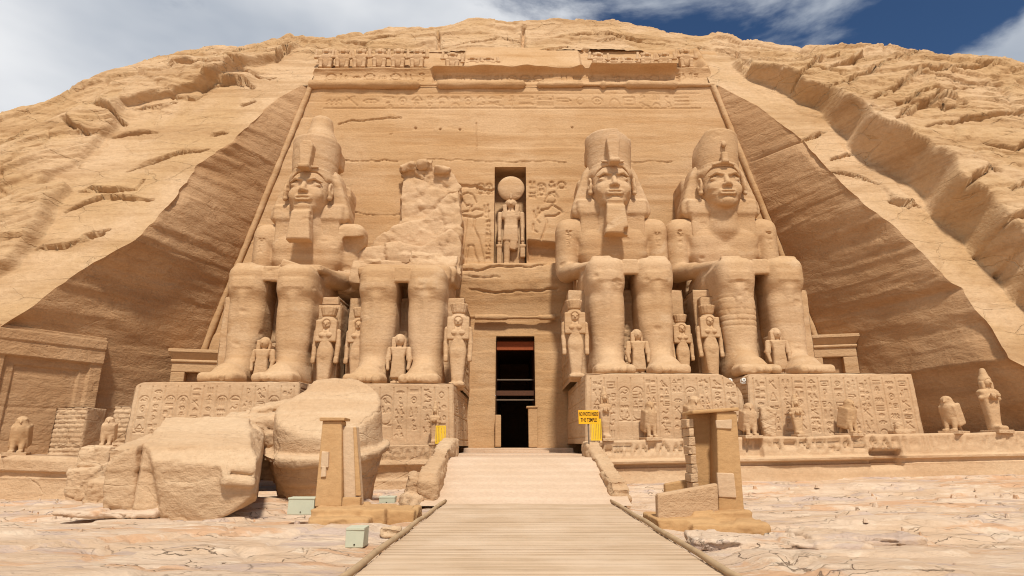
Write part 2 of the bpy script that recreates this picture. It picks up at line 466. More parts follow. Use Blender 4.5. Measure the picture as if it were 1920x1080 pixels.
# ------------------------------------------------------------------ materials
def nodes_mat(name):
    m = bpy.data.materials.new(name); m.use_nodes = True
    t = m.node_tree; t.nodes.clear()
    o = t.nodes.new('ShaderNodeOutputMaterial'); p = t.nodes.new('ShaderNodeBsdfPrincipled')
    t.links.new(p.outputs[0], o.inputs[0])
    p.inputs['Roughness'].default_value = 0.93; p.inputs['Specular IOR Level'].default_value = 0.15
    return m, t, p
def _pk(c): return (c[0], c[1] * .995, c[2] * 1.02)
def stone(name, light, mid, dark, band=0.55, stain=0.35, bump=0.5, fine=7.0, tilt=(0, 0), pale=None, bscale=1.0, lumps=0.0, joints=0.0, thin=.35):
    light, mid, dark = _pk(light), _pk(mid), _pk(dark)
    m, t, p = nodes_mat(name); L = t.links.new
    def N(ty, **k):
        n = t.nodes.new(ty)
        for a, b in k.items(): setattr(n, a, b)
        return n
    g = N('ShaderNodeNewGeometry')
    def noise(scale, vec, detail=6, rough=.55, dist=0.0):
        mp = N('ShaderNodeMapping'); mp.inputs['Scale'].default_value = vec; mp.inputs['Rotation'].default_value = (tilt[0], tilt[1], 0)
        L(g.outputs['Position'], mp.inputs[0])
        n = N('ShaderNodeTexNoise'); n.inputs['Scale'].default_value = scale; n.inputs['Detail'].default_value = detail
        n.inputs['Roughness'].default_value = rough; n.inputs['Distortion'].default_value = dist
        L(mp.outputs[0], n.inputs['Vector']); return n.outputs['Fac']
    def mrange(v, a, b, c=0.0, d=1.0):
        n = N('ShaderNodeMapRange', interpolation_type='SMOOTHSTEP'); L(v, n.inputs['Value'])
        n.inputs['From Min'].default_value = a; n.inputs['From Max'].default_value = b; n.inputs['To Min'].default_value = c; n.inputs['To Max'].default_value = d
        return n.outputs[0]
    def mix(f, a, b, blend='MIX'):
        n = N('ShaderNodeMixRGB', blend_type=blend)
        for i, v in enumerate((f, a, b)):
            if isinstance(v, (int, float)): n.inputs[i].default_value = v
            elif isinstance(v, tuple): n.inputs[i].default_value = (*v, 1)
            else: L(v, n.inputs[i])
        return n.outputs[0]
    big = noise(.16, (1, 1, 1), 5, .55, .4)
    bands = noise(1.0, (.07 * bscale, .07 * bscale, 1.1 * bscale), 7, .62, .15)
    fineb = noise(1.0, (.30 * bscale, .30 * bscale, 3.6 * bscale), 7, .62, .3)
    patch = noise(.75, (1, 1, 1.7), 7, .62, .5)
    grain = noise(fine, (1, 1, 1.4), 6, .65)
    c = mix(mrange(big, .38, .64), mid, light)
    c = mix(mrange(bands, .46, .66, 0, band), c, dark)
    c = mix(mrange(fineb, .52, .72, 0, band * thin), c, light)
    c = mix(mrange(patch, .52, .72, 0, stain), c, dark)
    if pale: c = mix(mrange(noise(.5, (1, 1, 1.3), 8, .62, .6), .56, .68, 0, .6), c, pale)
    c = mix(mrange(grain, .3, .7, .0, .22), c, tuple(x * .62 for x in dark))
    L(c, p.inputs['Base Color'])
    def bmp(h, dist, st, prev=None):
        b = N('ShaderNodeBump'); b.inputs['Distance'].default_value = dist; b.inputs['Strength'].default_value = st
        L(h, b.inputs['Height'])
        if prev is not None: L(prev, b.inputs['Normal'])
        return b.outputs[0]
    b = bmp(fineb, .10, bump * .35)
    b = bmp(patch, .20, bump * .5 + lumps, b)
    if joints:
        wv = N('ShaderNodeTexNoise'); wv.inputs['Scale'].default_value = .5; wv.inputs['Detail'].default_value = 5; L(g.outputs['Position'], wv.inputs['Vector'])
        mp = N('ShaderNodeMapping'); mp.inputs['Scale'].default_value = (.30, .12, .85); L(g.outputs['Position'], mp.inputs[0])
        ad = N('ShaderNodeMixRGB', blend_type='ADD'); ad.inputs[0].default_value = .55; L(mp.outputs[0], ad.inputs[1]); L(wv.outputs['Color'], ad.inputs[2])
        vo = N('ShaderNodeTexVoronoi', feature='DISTANCE_TO_EDGE'); vo.inputs['Scale'].default_value = 1.0; L(ad.outputs[0], vo.inputs['Vector'])
        gate = mrange(noise(.3, (1, 1, 1), 3), .42, .58)
        jl = mrange(vo.outputs['Distance'], 0, .022)
        mm = N('ShaderNodeMath', operation='MAXIMUM'); inv = N('ShaderNodeMath', operation='SUBTRACT'); inv.inputs[0].default_value = 1.0; L(gate, inv.inputs[1]); L(jl, mm.inputs[0]); L(inv.outputs[0], mm.inputs[1])
        b = bmp(mm.outputs[0], .22, joints, b)
    b = bmp(grain, .05, bump, b)
    L(b, p.inputs['Normal'])
    return m
def flat(name, col, rough=.6, metal=0.0, var=.25, scale=9.0, bump=.15):
    m, t, p = nodes_mat(name); L = t.links.new
    g = t.nodes.new('ShaderNodeNewGeometry')
    n = t.nodes.new('ShaderNodeTexNoise'); n.inputs['Scale'].default_value = scale; n.inputs['Detail'].default_value = 6
    L(g.outputs['Position'], n.inputs['Vector'])
    x = t.nodes.new('ShaderNodeMixRGB'); x.inputs[1].default_value = (*[c * (1 - var) for c in col], 1); x.inputs[2].default_value = (*[min(1, c * (1 + var)) for c in col], 1)
    L(n.outputs['Fac'], x.inputs[0]); L(x.outputs[0], p.inputs['Base Color'])
    b = t.nodes.new('ShaderNodeBump'); b.inputs['Distance'].default_value = .01; b.inputs['Strength'].default_value = bump
    L(n.outputs['Fac'], b.inputs['Height']); L(b.outputs[0], p.inputs['Normal'])
    p.inputs['Roughness'].default_value = rough; p.inputs['Metallic'].default_value = metal
    return m

M = {}
M['facade'] = stone('facade sandstone', (.57, .375, .203), (.51, .315, .153), (.40, .215, .085), band=.6, stain=.35, bump=.6, thin=.6)
M['statue'] = stone('carved sandstone', (.60, .41, .238), (.54, .348, .182), (.43, .25, .115), band=.6, stain=.4, bump=.6, pale=(.62, .44, .27), thin=.75)
M['hill'] = stone('hill rock', (.58, .395, .225), (.50, .32, .158), (.36, .205, .09), band=.6, stain=.45, bump=1.0, fine=4.0, lumps=.3, joints=.5)
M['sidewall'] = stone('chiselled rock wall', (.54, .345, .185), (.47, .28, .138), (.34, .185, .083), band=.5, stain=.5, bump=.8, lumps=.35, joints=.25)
M['block'] = stone('weathered block stone', (.62, .44, .265), (.57, .38, .215), (.45, .27, .135), band=.5, stain=.45, bump=.9, joints=.35)
M['pedestal'] = stone('carved pedestal stone', (.62, .44, .265), (.57, .38, .215), (.45, .27, .135), band=.4, stain=.35, bump=.4)
M['plaster'] = stone('mud plaster', (.53, .325, .15), (.49, .29, .125), (.40, .215, .085), band=.15, stain=.3, bump=.35)
M['patchplaster'] = stone('pale repair mortar', (.62, .45, .28), (.58, .40, .24), (.50, .32, .17), band=.1, stain=.2, bump=.3)
M['ground'] = stone('pale rock ground', (.66, .47, .30), (.60, .40, .24), (.50, .29, .15), band=.0, stain=.5, bump=.6, fine=5.0, pale=(.52, .38, .30))
M['step'] = stone('worn pale steps', (.63, .465, .32), (.58, .415, .27), (.51, .34, .205), band=.0, stain=.3, bump=.35, fine=9)
M['ruinlight'] = stone('fresh broken sandstone', (.62, .43, .255), (.56, .37, .20), (.45, .26, .12), band=.4, stain=.3, bump=.7)
M['wood'] = flat('grey worn timber', (.42, .29, .165), .85, var=.35, scale=4)
M['redwood'] = flat('dark red timber', (.30, .075, .025), .7)
M['darkwood'] = flat('dark brown timber', (.10, .045, .025), .7)
M['yellow'] = flat('yellow paint', (.78, .50, .035), .5, var=.12)
M['signyellow'] = flat('sign yellow paint', (.85, .42, .02), .5, var=.08)
M['black'] = flat('black lettering', (.03, .02, .01), .6)
M['cabinet'] = flat('pale green painted metal', (.50, .50, .37), .55, var=.06)
M['lampwhite'] = flat('white lamp housing', (.85, .82, .75), .4, var=.05)
M['glass'] = flat('dark lamp glass', (.22, .20, .17), .15, var=.2)
M['iron'] = flat('iron bar', (.18, .13, .09), .6, .3)
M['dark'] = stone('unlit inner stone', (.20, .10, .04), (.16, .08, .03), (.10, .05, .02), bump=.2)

# planks running across the walkway
def plank_mat():
    m, t, p = nodes_mat('bleached deck planks'); L = t.links.new
    g = t.nodes.new('ShaderNodeNewGeometry')
    def noise(sc, vec, d=6):
        mp = t.nodes.new('ShaderNodeMapping'); mp.inputs['Scale'].default_value = vec; L(g.outputs['Position'], mp.inputs[0])
        n = t.nodes.new('ShaderNodeTexNoise'); n.inputs['Scale'].default_value = sc; n.inputs['Detail'].default_value = d; n.inputs['Roughness'].default_value = .6
        L(mp.outputs[0], n.inputs['Vector']); return n.outputs['Fac']
    isl = t.nodes.new('ShaderNodeValToRGB')
    isl.color_ramp.elements[0].color = (.50, .355, .225, 1); isl.color_ramp.elements[1].color = (.61, .445, .295, 1)
    L(g.outputs['Random Per Island'], isl.inputs[0])
    gr = noise(1.0, (.8, 14, 3)); x = t.nodes.new('ShaderNodeMixRGB'); x.blend_type = 'MULTIPLY'; x.inputs[0].default_value = .55
    r = t.nodes.new('ShaderNodeValToRGB'); r.color_ramp.elements[0].position = .3; r.color_ramp.elements[0].color = (.6, .55, .5, 1); r.color_ramp.elements[1].position = .62; r.color_ramp.elements[1].color = (1, 1, 1, 1)
    L(gr, r.inputs[0]); L(isl.outputs[0], x.inputs[1]); L(r.outputs[0], x.inputs[2])
    d = noise(.6, (1, 1, 1)); y = t.nodes.new('ShaderNodeMixRGB'); y.inputs[2].default_value = (.62, .47, .33, 1)
    r2 = t.nodes.new('ShaderNodeMapRange'); r2.inputs['From Min'].default_value = .42; r2.inputs['From Max'].default_value = .68; r2.inputs['To Max'].default_value = .7
    L(d, r2.inputs['Value']); L(r2.outputs[0], y.inputs[0]); L(x.outputs[0], y.inputs[1]); L(y.outputs[0], p.inputs['Base Color'])
    b = t.nodes.new('ShaderNodeBump'); b.inputs['Distance'].default_value = .01; b.inputs['Strength'].default_value = .6; L(gr, b.inputs['Height']); L(b.outputs[0], p.inputs['Normal'])
    return m
M['plank'] = plank_mat()

# ground: cream rock with tan, rust and lavender skins
def ground_mat():
    m, t, p = nodes_mat('layered pale rock ground'); L = t.links.new
    g = t.nodes.new('ShaderNodeNewGeometry')
    def noise(sc, vec, d=7, ro=.6, di=.4):
        mp = t.nodes.new('ShaderNodeMapping'); mp.inputs['Scale'].default_value = vec; L(g.outputs['Position'], mp.inputs[0])
        n = t.nodes.new('ShaderNodeTexNoise'); n.inputs['Scale'].default_value = sc; n.inputs['Detail'].default_value = d; n.inputs['Roughness'].default_value = ro; n.inputs['Distortion'].default_value = di
        L(mp.outputs[0], n.inputs['Vector']); return n.outputs['Fac']
    def mr(v, a, b, d=1.0):
        n = t.nodes.new('ShaderNodeMapRange'); n.interpolation_type = 'SMOOTHSTEP'; n.inputs['From Min'].default_value = a; n.inputs['From Max'].default_value = b; n.inputs['To Max'].default_value = d; L(v, n.inputs['Value']); return n.outputs[0]
    def mix(f, a, b):
        n = t.nodes.new('ShaderNodeMixRGB')
        for i, v in enumerate((f, a, b)):
            if isinstance(v, tuple): n.inputs[i].default_value = (*v, 1)
            else: L(v, n.inputs[i])
        return n.outputs[0]
    c = mix(mr(noise(.35, (1, 1.6, 1)), .40, .62), (.64, .475, .335), (.57, .395, .255))
    c = mix(mr(noise(.55, (.7, 1.9, 1), 9, .62, .25), .54, .60, .7), c, (.48, .36, .295))
    c = mix(mr(noise(.42, (.6, 1.5, 1), 9, .65, .3), .53, .59, .85), c, (.58, .34, .19))
    c = mix(mr(noise(1.3, (.8, 2.2, 1), 9, .68, .2), .54, .62, .7), c, (.69, .54, .39))
    c = mix(mr(noise(5.0, (.7, 1.8, 1), 6, .7, .2), .58, .72, .45), c, (.42, .26, .15))
    wv = t.nodes.new('ShaderNodeTexNoise'); wv.inputs['Scale'].default_value = .9; wv.inputs['Detail'].default_value = 6; L(g.outputs['Position'], wv.inputs['Vector'])
    mp = t.nodes.new('ShaderNodeMapping'); mp.inputs['Scale'].default_value = (.13, .46, .5); L(g.outputs['Position'], mp.inputs[0])
    ad = t.nodes.new('ShaderNodeMixRGB'); ad.blend_type = 'ADD'; ad.inputs[0].default_value = .32; L(mp.outputs[0], ad.inputs[1]); L(wv.outputs['Color'], ad.inputs[2])
    vo = t.nodes.new('ShaderNodeTexVoronoi'); vo.feature = 'DISTANCE_TO_EDGE'; L(ad.outputs[0], vo.inputs['Vector'])
    ln = mr(vo.outputs['Distance'], .016, .003); gt = mr(noise(.35, (1, 1, 1), 4), .47, .60)
    k = t.nodes.new('ShaderNodeMath'); k.operation = 'MULTIPLY'; L(ln, k.inputs[0]); L(gt, k.inputs[1])
    c = mix(k.outputs[0], c, (.30, .20, .13))
    L(c, p.inputs['Base Color'])
    b0 = t.nodes.new('ShaderNodeBump'); b0.invert = True; b0.inputs['Distance'].default_value = .12; b0.inputs['Strength'].default_value = 1.0; L(k.outputs[0], b0.inputs['Height'])
    prev = b0.outputs[0]
    for v, di, st in ((noise(1.3, (.8, 2.2, 1), 9, .68, .2), .10, .8), (noise(3.0, (.8, 1.8, 1), 8, .7, .2), .05, .9), (noise(9.0, (1, 1.6, 1), 7, .7, .2), .025, .9)):
        b = t.nodes.new('ShaderNodeBump'); b.inputs['Distance'].default_value = di; b.inputs['Strength'].default_value = st; L(v, b.inputs['Height'])
        if prev is not None: L(prev, b.inputs['Normal'])
        prev = b.outputs[0]
    L(prev, p.inputs['Normal']); return m
M['ground'] = ground_mat()

# ------------------------------------------------------------------ the rock hill with its cut recess
SL = 0.54                                   # run of the natural slope per metre of rise
def G(z): return 38.5 + (z - 28.0) * SL
def on_slope(px, py):
    d = ray(px, py); t = (38.5 + (EYE - 28.0) * SL) / (d[1] - SL * d[2])
    return d[0] * t, EYE + d[2] * t         # x, z
def curve(pts):                              # photo outline -> x as a function of height
    q = sorted((on_slope(*p) for p in pts), key=lambda a: a[1])
    zs = np.array([a[1] for a in q]); xs = np.array([a[0] for a in q])
    return lambda z: np.interp(z, zs, xs)
edgeL = curve([(575,155),(520,185),(430,270),(370,310),(325,375),(255,450),(160,502),(100,545),(15,605),(-60,660),(-160,730),(-260,800)])
edgeR = curve([(1327,150),(1415,195),(1500,260),(1560,325),(1630,390),(1695,440),(1740,485),(1780,530),(1805,540),(1830,580),(1865,625),(1893,672),(1960,712),(2090,800)])
bndL = curve([(548,70),(560,95),(470,140),(375,170),(250,205),(210,250),(150,355),(90,355),(75,450),(40,500),(-60,560),(-260,700)])
bndR = curve([(1325,60),(1345,100),(1395,145),(1480,180),(1525,200),(1590,275),(1630,305),(1690,335),(1740,395),(1780,435),(1830,485),(1875,535),(1925,580),(2050,700)])
crest_px = [(-400,330),(-150,250),(0,215),(50,205),(110,190),(170,165),(200,140),(240,120),(280,105),(350,98),(440,88),(500,80),(560,72),(640,62),(750,55),(830,55),(930,48),(1000,46),(1060,42),(1150,52),(1240,62),(1310,72),(1345,70),(1400,80),(1470,88),(1530,92),(1600,88),(1680,84),(1740,95),(1820,125),(1870,140),(1920,148),(2100,190),(2400,280)]
cq = sorted(on_slope(a, b - 4) for a, b in crest_px)
cxs = np.array([a[0] for a in cq]); czs = np.array([a[1] for a in cq])
def crest(x): return np.interp(x, cxs, czs) + .40 * vn(x * .28, 0, 0, 15) + .22 * vn(x * .8, 0, 0, 16) + .5 * (h1(np.floor(x * .2 + .4 * vn(x * .3, 0, 0, 17)), 18) - .5) - np.interp(x, [-44, -34, -25, -12, 4, 14, 22, 27, 32, 38, 48], [3.6, 2.7, 1.9, 1.1, .5, .9, 1.3, 1.9, 3.6, 5.4, 7.5])
HZ = 27.6                                    # top of the facade
def WF(z): return np.interp(z, [1.0, 8.0, HZ, 34.0], [20.6, 19.4, 15.15, 15.0])
def YF(z): return 36.2 + (z - 2.0) * 0.09

def worley(u, v, seed):
    """nearest cell: hash, offset to its centre, F2-F1"""
    iu, iv = np.floor(u), np.floor(v); f1 = np.full(u.shape, 9.0); f2 = f1.copy(); hh = np.zeros(u.shape); du = np.zeros(u.shape); dv = np.zeros(u.shape)
    for a in (-1, 0, 1):
        for b in (-1, 0, 1):
            cu, cv = (iu + a).astype(np.int64), (iv + b).astype(np.int64); o = np.zeros_like(cu)
            px = cu + .15 + .7 * _h(cu, cv, o, seed); pv = cv + .15 + .7 * _h(cu, cv, o, seed + 1)
            d = np.hypot(u - px, v - pv); n = d < f1
            f2 = np.where(n, f1, np.minimum(f2, d)); f1 = np.where(n, d, f1)
            hh = np.where(n, _h(cu, cv, o, seed + 2), hh); du = np.where(n, u - px, du); dv = np.where(n, v - pv, dv)
    return hh, du, dv, f2 - f1
def blocks(x, s, w, hgt, seed, tilt=.5):
    """angular jointed blocks, bedded along s"""
    u = x / w + .22 * fbm(x * .6 / w, 0, s * .5 / hgt, 2, seed + 5); v = s / hgt + .16 * fbm(x * .5 / w, 0, s * .6 / hgt, 2, seed + 8)
    h, du, dv, e = worley(u, v, seed)
    t1 = h * 7.3 % 1 - .5; t2 = h * 13.7 % 1
    return (h - .5) + tilt * (t1 * du - (.25 + t2) * dv) - .42 * np.exp(-(e / .04) ** 2)
def hill_disp(x, tau):
    """outward displacement of the slope and the roughness mask"""
    mL = sst(0.1, 0.45, bndL(tau) - x + .35 * vn(x * .0 + 3, 0, tau * .8, 9)); mR = sst(0.05, 0.5, x - bndR(tau) + .5 * vn(x * 0 + 7, 0, tau * .7, 12))
    top = sst(30.6, 33.0, tau) * (1 - np.maximum(mL, mR))
    wv = fbm(x * .09, 0 * x, tau * .12, 3, 21)
    s = tau - .62 * (crest(x) - 36.0) + .75 * wv
    d = 0
    for (h, a, sd) in ((2.6, .62, 31), (1.0, .34, 33), (.42, .17, 37), (.2, .06, 39)):
        q = s / h + .25 * vn(x * .35, 0, s * .4, sd + 2); k = np.floor(q); f = q - k
        on = sst(-.35, .35, vn(x * (.13 / h ** .5), k * 3.7, 0, sd)) 
        d = d + a * on * (1 - f) ** .8 * (.35 + .65 * h1(k, sd))
    def terr(v, h, a=.82): q = v / h; f_ = np.floor(q); return (f_ + sst(a, 1.0, q - f_)) * h
    lraw = fbm(x * .11, 0, s * .24, 5, 41, .55)
    lumps = .35 * lraw + .65 * terr(lraw + .05 * vn(x * 2.1, 0, s * 3.0, 45), .17)
    slabs = terr(fbm(x * .16 + 9, 0, s * .42, 5, 47, .55), .14)
    fine = fbm(x * 1.1, 0, tau * 1.6, 3, 43)
    cr = vn(x * .22 + .5 * wv, 0, tau * .13, 51) + .25 * vn(x * .9, 0, tau * .9, 52)
    crack = np.exp(-(cr / .035) ** 2) * sst(-.2, .3, vn(x * .12, 2, tau * .12, 54))
    rough = np.clip(mL * .85 + mR * 1.0, 0, 1)
    blk = 1.0 * blocks(x, s, 8.5, 3.2, 141) + .30 * blocks(x, s, 4.6, 1.3, 151) + .05 * blocks(x, s, 1.7, .42, 161)
    sm = .30 * blocks(x, s, 5.2, 1.3, 171) * sst(-.2, .5, vn(x * .2, 3, tau * .25, 63)) + .04 * blocks(x, s, 1.9, .35, 175)
    disp = mL * .85 * (d * .50 + .75 * lumps + .40 * slabs + .32 * blk + .05 * fine - .3 * crack) + mR * (.6 + .4 * sst(17, 26, tau)) * (d * .50 + 1.0 * lumps + .45 * slabs + .45 * blk + .05 * fine - .4 * crack)
    disp = disp + mR * (1.35 * sst(31.5, 27, tau) + .25 + 1.1 * sst(27, 21, tau) * np.exp(-np.maximum(x - bndR(tau), 0) / 6.0)) + mL * (.42 * sst(33, 28, tau) + .2)
    # dressed band: broad, flat, with a few thin ledges
    e = 1 - rough
    band = e * (.16 * slabs + sm * .25 + .12 * d * sst(-.05, .4, vn(x * .15, 4, tau * .3, 61)) + .16 * lumps + .035 * fine - .12 * crack)
    we = .2 + .8 * sst(.2, 3.5, np.maximum(edgeL(tau) - x, x - edgeR(tau)))
    disp = disp - .62 * hsamp(x, tau) + ledges(x, tau) * np.minimum(1, we + .2) + band * (1 - top) * we + top * (.40 * d + .5 * lumps + .40 * slabs + .25 * blk + .05 * fine - .25 * crack)
    return disp
HC = []; LEDGE = []
def hcrack(pts, wd=.05):
    q = [on_slope(*p) for p in pts]
    horiz = abs(pts[-1][0] - pts[0][0]) > 1.3 * abs(pts[-1][1] - pts[0][1]) and len(q) > 1 and abs(q[-1][0] - q[0][0]) > .8
    if horiz: LEDGE.append((sorted(q), wd * (5.5 if pts[0][0] > 1440 else 5.0))); HC.append((q, wd * .4))
    else: HC.append((q, wd))
for pts, wd in (([(375,172),(395,163),(440,159),(476,165)],.16),([(322,186),(360,188),(377,176)],.07),([(250,207),(300,203),(330,195)],.05),([(145,360),(200,364),(250,361),(266,340)],.08),([(215,255),(250,250),(290,249)],.04),
    ([(240,322),(290,300),(340,288),(385,278)],.05),([(455,196),(478,190)],.08),([(398,254),(428,249)],.06),([(325,142),(372,141)],.07),([(430,115),(470,102),(500,105)],.07),([(520,120),(540,105),(562,90)],.12),([(130,243),(180,266)],.08),([(190,210),(210,225),(240,234)],.09),
    ([(300,150),(380,138),(450,145),(510,148)],.05),([(120,400),(190,372),(280,375)],.05),([(170,445),(195,440)],.14),([(60,470),(130,465),(210,430)],.05),([(820,60),(820,96)],.05),([(856,86),(900,82),(940,72),(978,79)],.06),([(978,54),(981,84),(996,102)],.09),([(600,116),(640,100),(700,96),(770,97)],.06),
    ([(1000,101),(1060,96),(1100,99)],.04),([(1120,79),(1162,76)],.09),([(1270,92),(1296,92),(1312,84)],.05),([(700,76),(765,64)],.05),([(640,80),(700,84)],.04),([(1060,64),(1150,70),(1240,80)],.04),([(1384,92),(1396,142)],.10),([(560,325),(600,330)],.0),([(1562,322),(1602,330),(1645,346)],.06),([(1672,380),(1722,394)],.10),([(1502,262),(1545,250)],.05),
    ([(1590,290),(1560,300)],.05),([(1736,214),(1740,250),(1782,236)],.10),([(1735,218),(1690,250),(1640,288)],.09),([(1835,488),(1880,470),(1925,458)],.09),([(1840,432),(1870,415),(1925,426)],.06),([(1800,330),(1860,342),(1925,302)],.05),([(1482,182),(1530,142),(1640,120)],.07),([(1535,172),(1620,132),(1710,113)],.09),([(1542,204),(1640,166),(1762,128)],.06),
    ([(1600,242),(1700,182),(1862,172)],.06),([(1700,300),(1800,262),(1925,250)],.05),([(1660,250),(1700,215),(1800,205)],.04),([(1770,420),(1800,388),(1812,392)],.06),([(1815,387),(1819,389)],.12),([(1860,520),(1925,500)],.06)):
    if wd: hcrack(pts, wd)
_hx = np.arange(-42, 42, .06); _hz = np.arange(0, 42, .06); _HX, _HZ = np.meshgrid(_hx, _hz)
_hm = raster(_HX + .25 * vn(_HX * .9, _HZ * .9, 0, 181), _HZ, [], .05) if False else raster(_HX, _HZ, HC, .05, .09)
def hsamp(x, z):
    x = x + .3 * vn(x * .7, z * .7, 0, 183); z = z + .16 * vn(x * .8, z * .8, 3, 185) + .05 * vn(x * 3, z * 3, 3, 187)
    j = np.clip(((x + 42) / .06).astype(int), 0, _hm.shape[1] - 1); i = np.clip((z / .06).astype(int), 0, _hm.shape[0] - 1); return _hm[i, j] * (abs(x) < 41.9) * (z > .1) * (z < 41.8)
def ledges(x, tau):
    """slabs that overhang along drawn lines: proud just above the line, fading upward"""
    r = 0
    for q, A in LEDGE:
        X = np.array([p[0] for p in q]); Z = np.array([p[1] for p in q]); ln = X[-1] - X[0]
        xx = x + .25 * vn(x * .8, tau * .8, 1, 191)
        zl = np.interp(xx, X, Z) + .16 * vn(x * 1.1, 0, X[0], 193) + .06 * vn(x * 3.3, 0, X[0], 195)
        e = sst(0, .25 * ln, xx - X[0]) * sst(0, .25 * ln, X[-1] - xx)
        t = tau - zl
        r = r + A * e * sst(-.05, .05, t) * np.exp(-np.maximum(t, 0) / (.5 + 1.6 * A))
    return r
def hill_point(x, tau):
    x = np.asarray(x, float); tau = np.asarray(tau, float)
    ct = crest(x); ph0 = math.atan2(1, SL); Ltot = 9.0; ph1 = R(4); kap = (ph0 - ph1) / Ltot
    zs = ct - 1.1                                                   # where the slope starts to round over
    t0 = np.minimum(tau, zs)
    e = np.maximum(tau - zs, 0) / math.sin(ph0); ea = np.minimum(e, Ltot)
    dy = (math.sin(ph0) - np.sin(ph0 - kap * ea)) / kap; dz = (np.cos(ph0 - kap * ea) - math.cos(ph0)) / kap
    er = e - ea; dy = dy + er * math.cos(ph1); dz = dz + er * math.sin(ph1) * .3
    phi = ph0 - kap * ea
    d = hill_disp(x, tau)
    y = G(t0) + dy; z = t0 + dz
    return np.stack([x, y - np.sin(phi) * d, z + np.cos(phi) * d], -1)

RT = 32.3
taus = np.concatenate([np.arange(-1.0, HZ, .08), np.arange(HZ, 46, .085), np.array([46.4, 47, 48, 50, 54, 60, 70, 85])])
nin = int(np.sum(taus < RT)); nfac = int(np.sum(taus < HZ + .01))
iL = np.concatenate([(np.linspace(0, 1, 300) ** 1.12) * 27, np.array([28, 29.5, 32, 36, 42, 52, 70])])[::-1]
iR = np.concatenate([(np.linspace(0, 1, 300) ** 1.12) * 27, np.array([28, 29.5, 32, 36, 42, 52, 70])])
im = np.linspace(0, 1, 280)[1:-1]
xl = np.where(taus < HZ, edgeL(taus), edgeL(HZ) + 0 * taus); xr = np.where(taus < HZ, edgeR(taus), edgeR(HZ) + 0 * taus)
jag = .06 * vn(0 * taus + 5, 0, taus * 1.1, 71) + .06 * vn(0 * taus + 5, 0, taus * 3.1, 72); jag2 = .06 * vn(0 * taus + 9, 0, taus * 1.1, 73) + .06 * vn(0 * taus, 0, taus * 3.1, 74)
fade = sst(HZ, HZ - 2.5, taus); xl = xl + jag * fade; xr = xr + jag2 * fade
XX = np.concatenate([xl[:, None] - iL[None, :], xl[:, None] + (xr - xl)[:, None] * im[None, :], xr[:, None] + iR[None, :]], 1)
TT = np.repeat(taus[:, None], XX.shape[1], 1)
P = hill_point(XX, TT)
nl, nm, nr_ = len(iL), len(im), len(iR)
jl, jr = nl - 1, nl + nm                       # the two edge columns
keep = np.ones((len(taus) - 1, XX.shape[1] - 1), bool)
keep[:nfac - 1, jl:jr] = False; keep[nfac - 1:nin, jl + 5:jr - 5] = False
hill = mesh_obj('hill', P.reshape(-1, 3), grid_faces(len(taus), XX.shape[1], keep), M['hill'])
tag(hill, kind='structure')

# side walls of the recess: from the hill edge back to the facade corner
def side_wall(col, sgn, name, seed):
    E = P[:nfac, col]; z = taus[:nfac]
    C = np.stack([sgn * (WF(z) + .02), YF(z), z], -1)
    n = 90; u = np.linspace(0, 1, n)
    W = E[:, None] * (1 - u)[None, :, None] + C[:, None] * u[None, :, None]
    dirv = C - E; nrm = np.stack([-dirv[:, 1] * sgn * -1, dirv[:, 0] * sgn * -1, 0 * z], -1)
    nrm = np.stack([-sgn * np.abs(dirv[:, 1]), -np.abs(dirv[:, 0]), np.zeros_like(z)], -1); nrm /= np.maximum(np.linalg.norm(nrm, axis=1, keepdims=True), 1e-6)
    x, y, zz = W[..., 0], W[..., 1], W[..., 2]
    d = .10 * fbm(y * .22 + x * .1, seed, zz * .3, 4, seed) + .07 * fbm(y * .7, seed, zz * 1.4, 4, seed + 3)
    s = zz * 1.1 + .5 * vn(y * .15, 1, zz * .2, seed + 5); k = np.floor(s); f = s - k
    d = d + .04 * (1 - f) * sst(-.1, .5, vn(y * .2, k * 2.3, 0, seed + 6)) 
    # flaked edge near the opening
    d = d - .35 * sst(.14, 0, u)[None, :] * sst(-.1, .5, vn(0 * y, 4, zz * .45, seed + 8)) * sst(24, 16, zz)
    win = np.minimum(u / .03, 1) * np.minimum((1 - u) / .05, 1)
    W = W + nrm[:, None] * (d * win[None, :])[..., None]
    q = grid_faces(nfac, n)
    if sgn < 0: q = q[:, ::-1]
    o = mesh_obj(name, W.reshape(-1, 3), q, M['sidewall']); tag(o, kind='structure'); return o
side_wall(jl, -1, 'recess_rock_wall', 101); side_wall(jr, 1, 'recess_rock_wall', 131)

# ------------------------------------------------------------------ temple facade
temple = empty('temple_facade', (0.2, 36.2, 1.2), 'tall sandstone temple front cut into the cliff, with sign frieze and dark doorway', 'temple')
TL = Vector(temple.location)
rng = random.Random(5)
za = np.concatenate([np.arange(1.2, HZ, .068), [HZ]])
nu = 600
DOOR = (-1.0, 1.42, 1.60, 8.42); NICHE = (-1.22, .98, 13.35, 20.75)
ua = np.linspace(-1, 1, nu)
XF = ua[None, :] * WF(za)[:, None]; ZF = np.repeat(za[:, None], nu, 1)
YFc = YF(ZF)
# carved lines live on x,z of the wall (regular raster first, then sampled)
rx = np.arange(-16, 16, .05); rz = np.arange(8, HZ, .05); RU, RW = np.meshgrid(rx, rz)
S = []
def fx(px, py):
    p = at(px, py, YF(16)); 
    for _ in range(4): p = at(px, py, YF(p[2]))
    return (p[0], p[2])
def pl(pts, wd=.04): S.append(([fx(*p) for p in pts], wd))
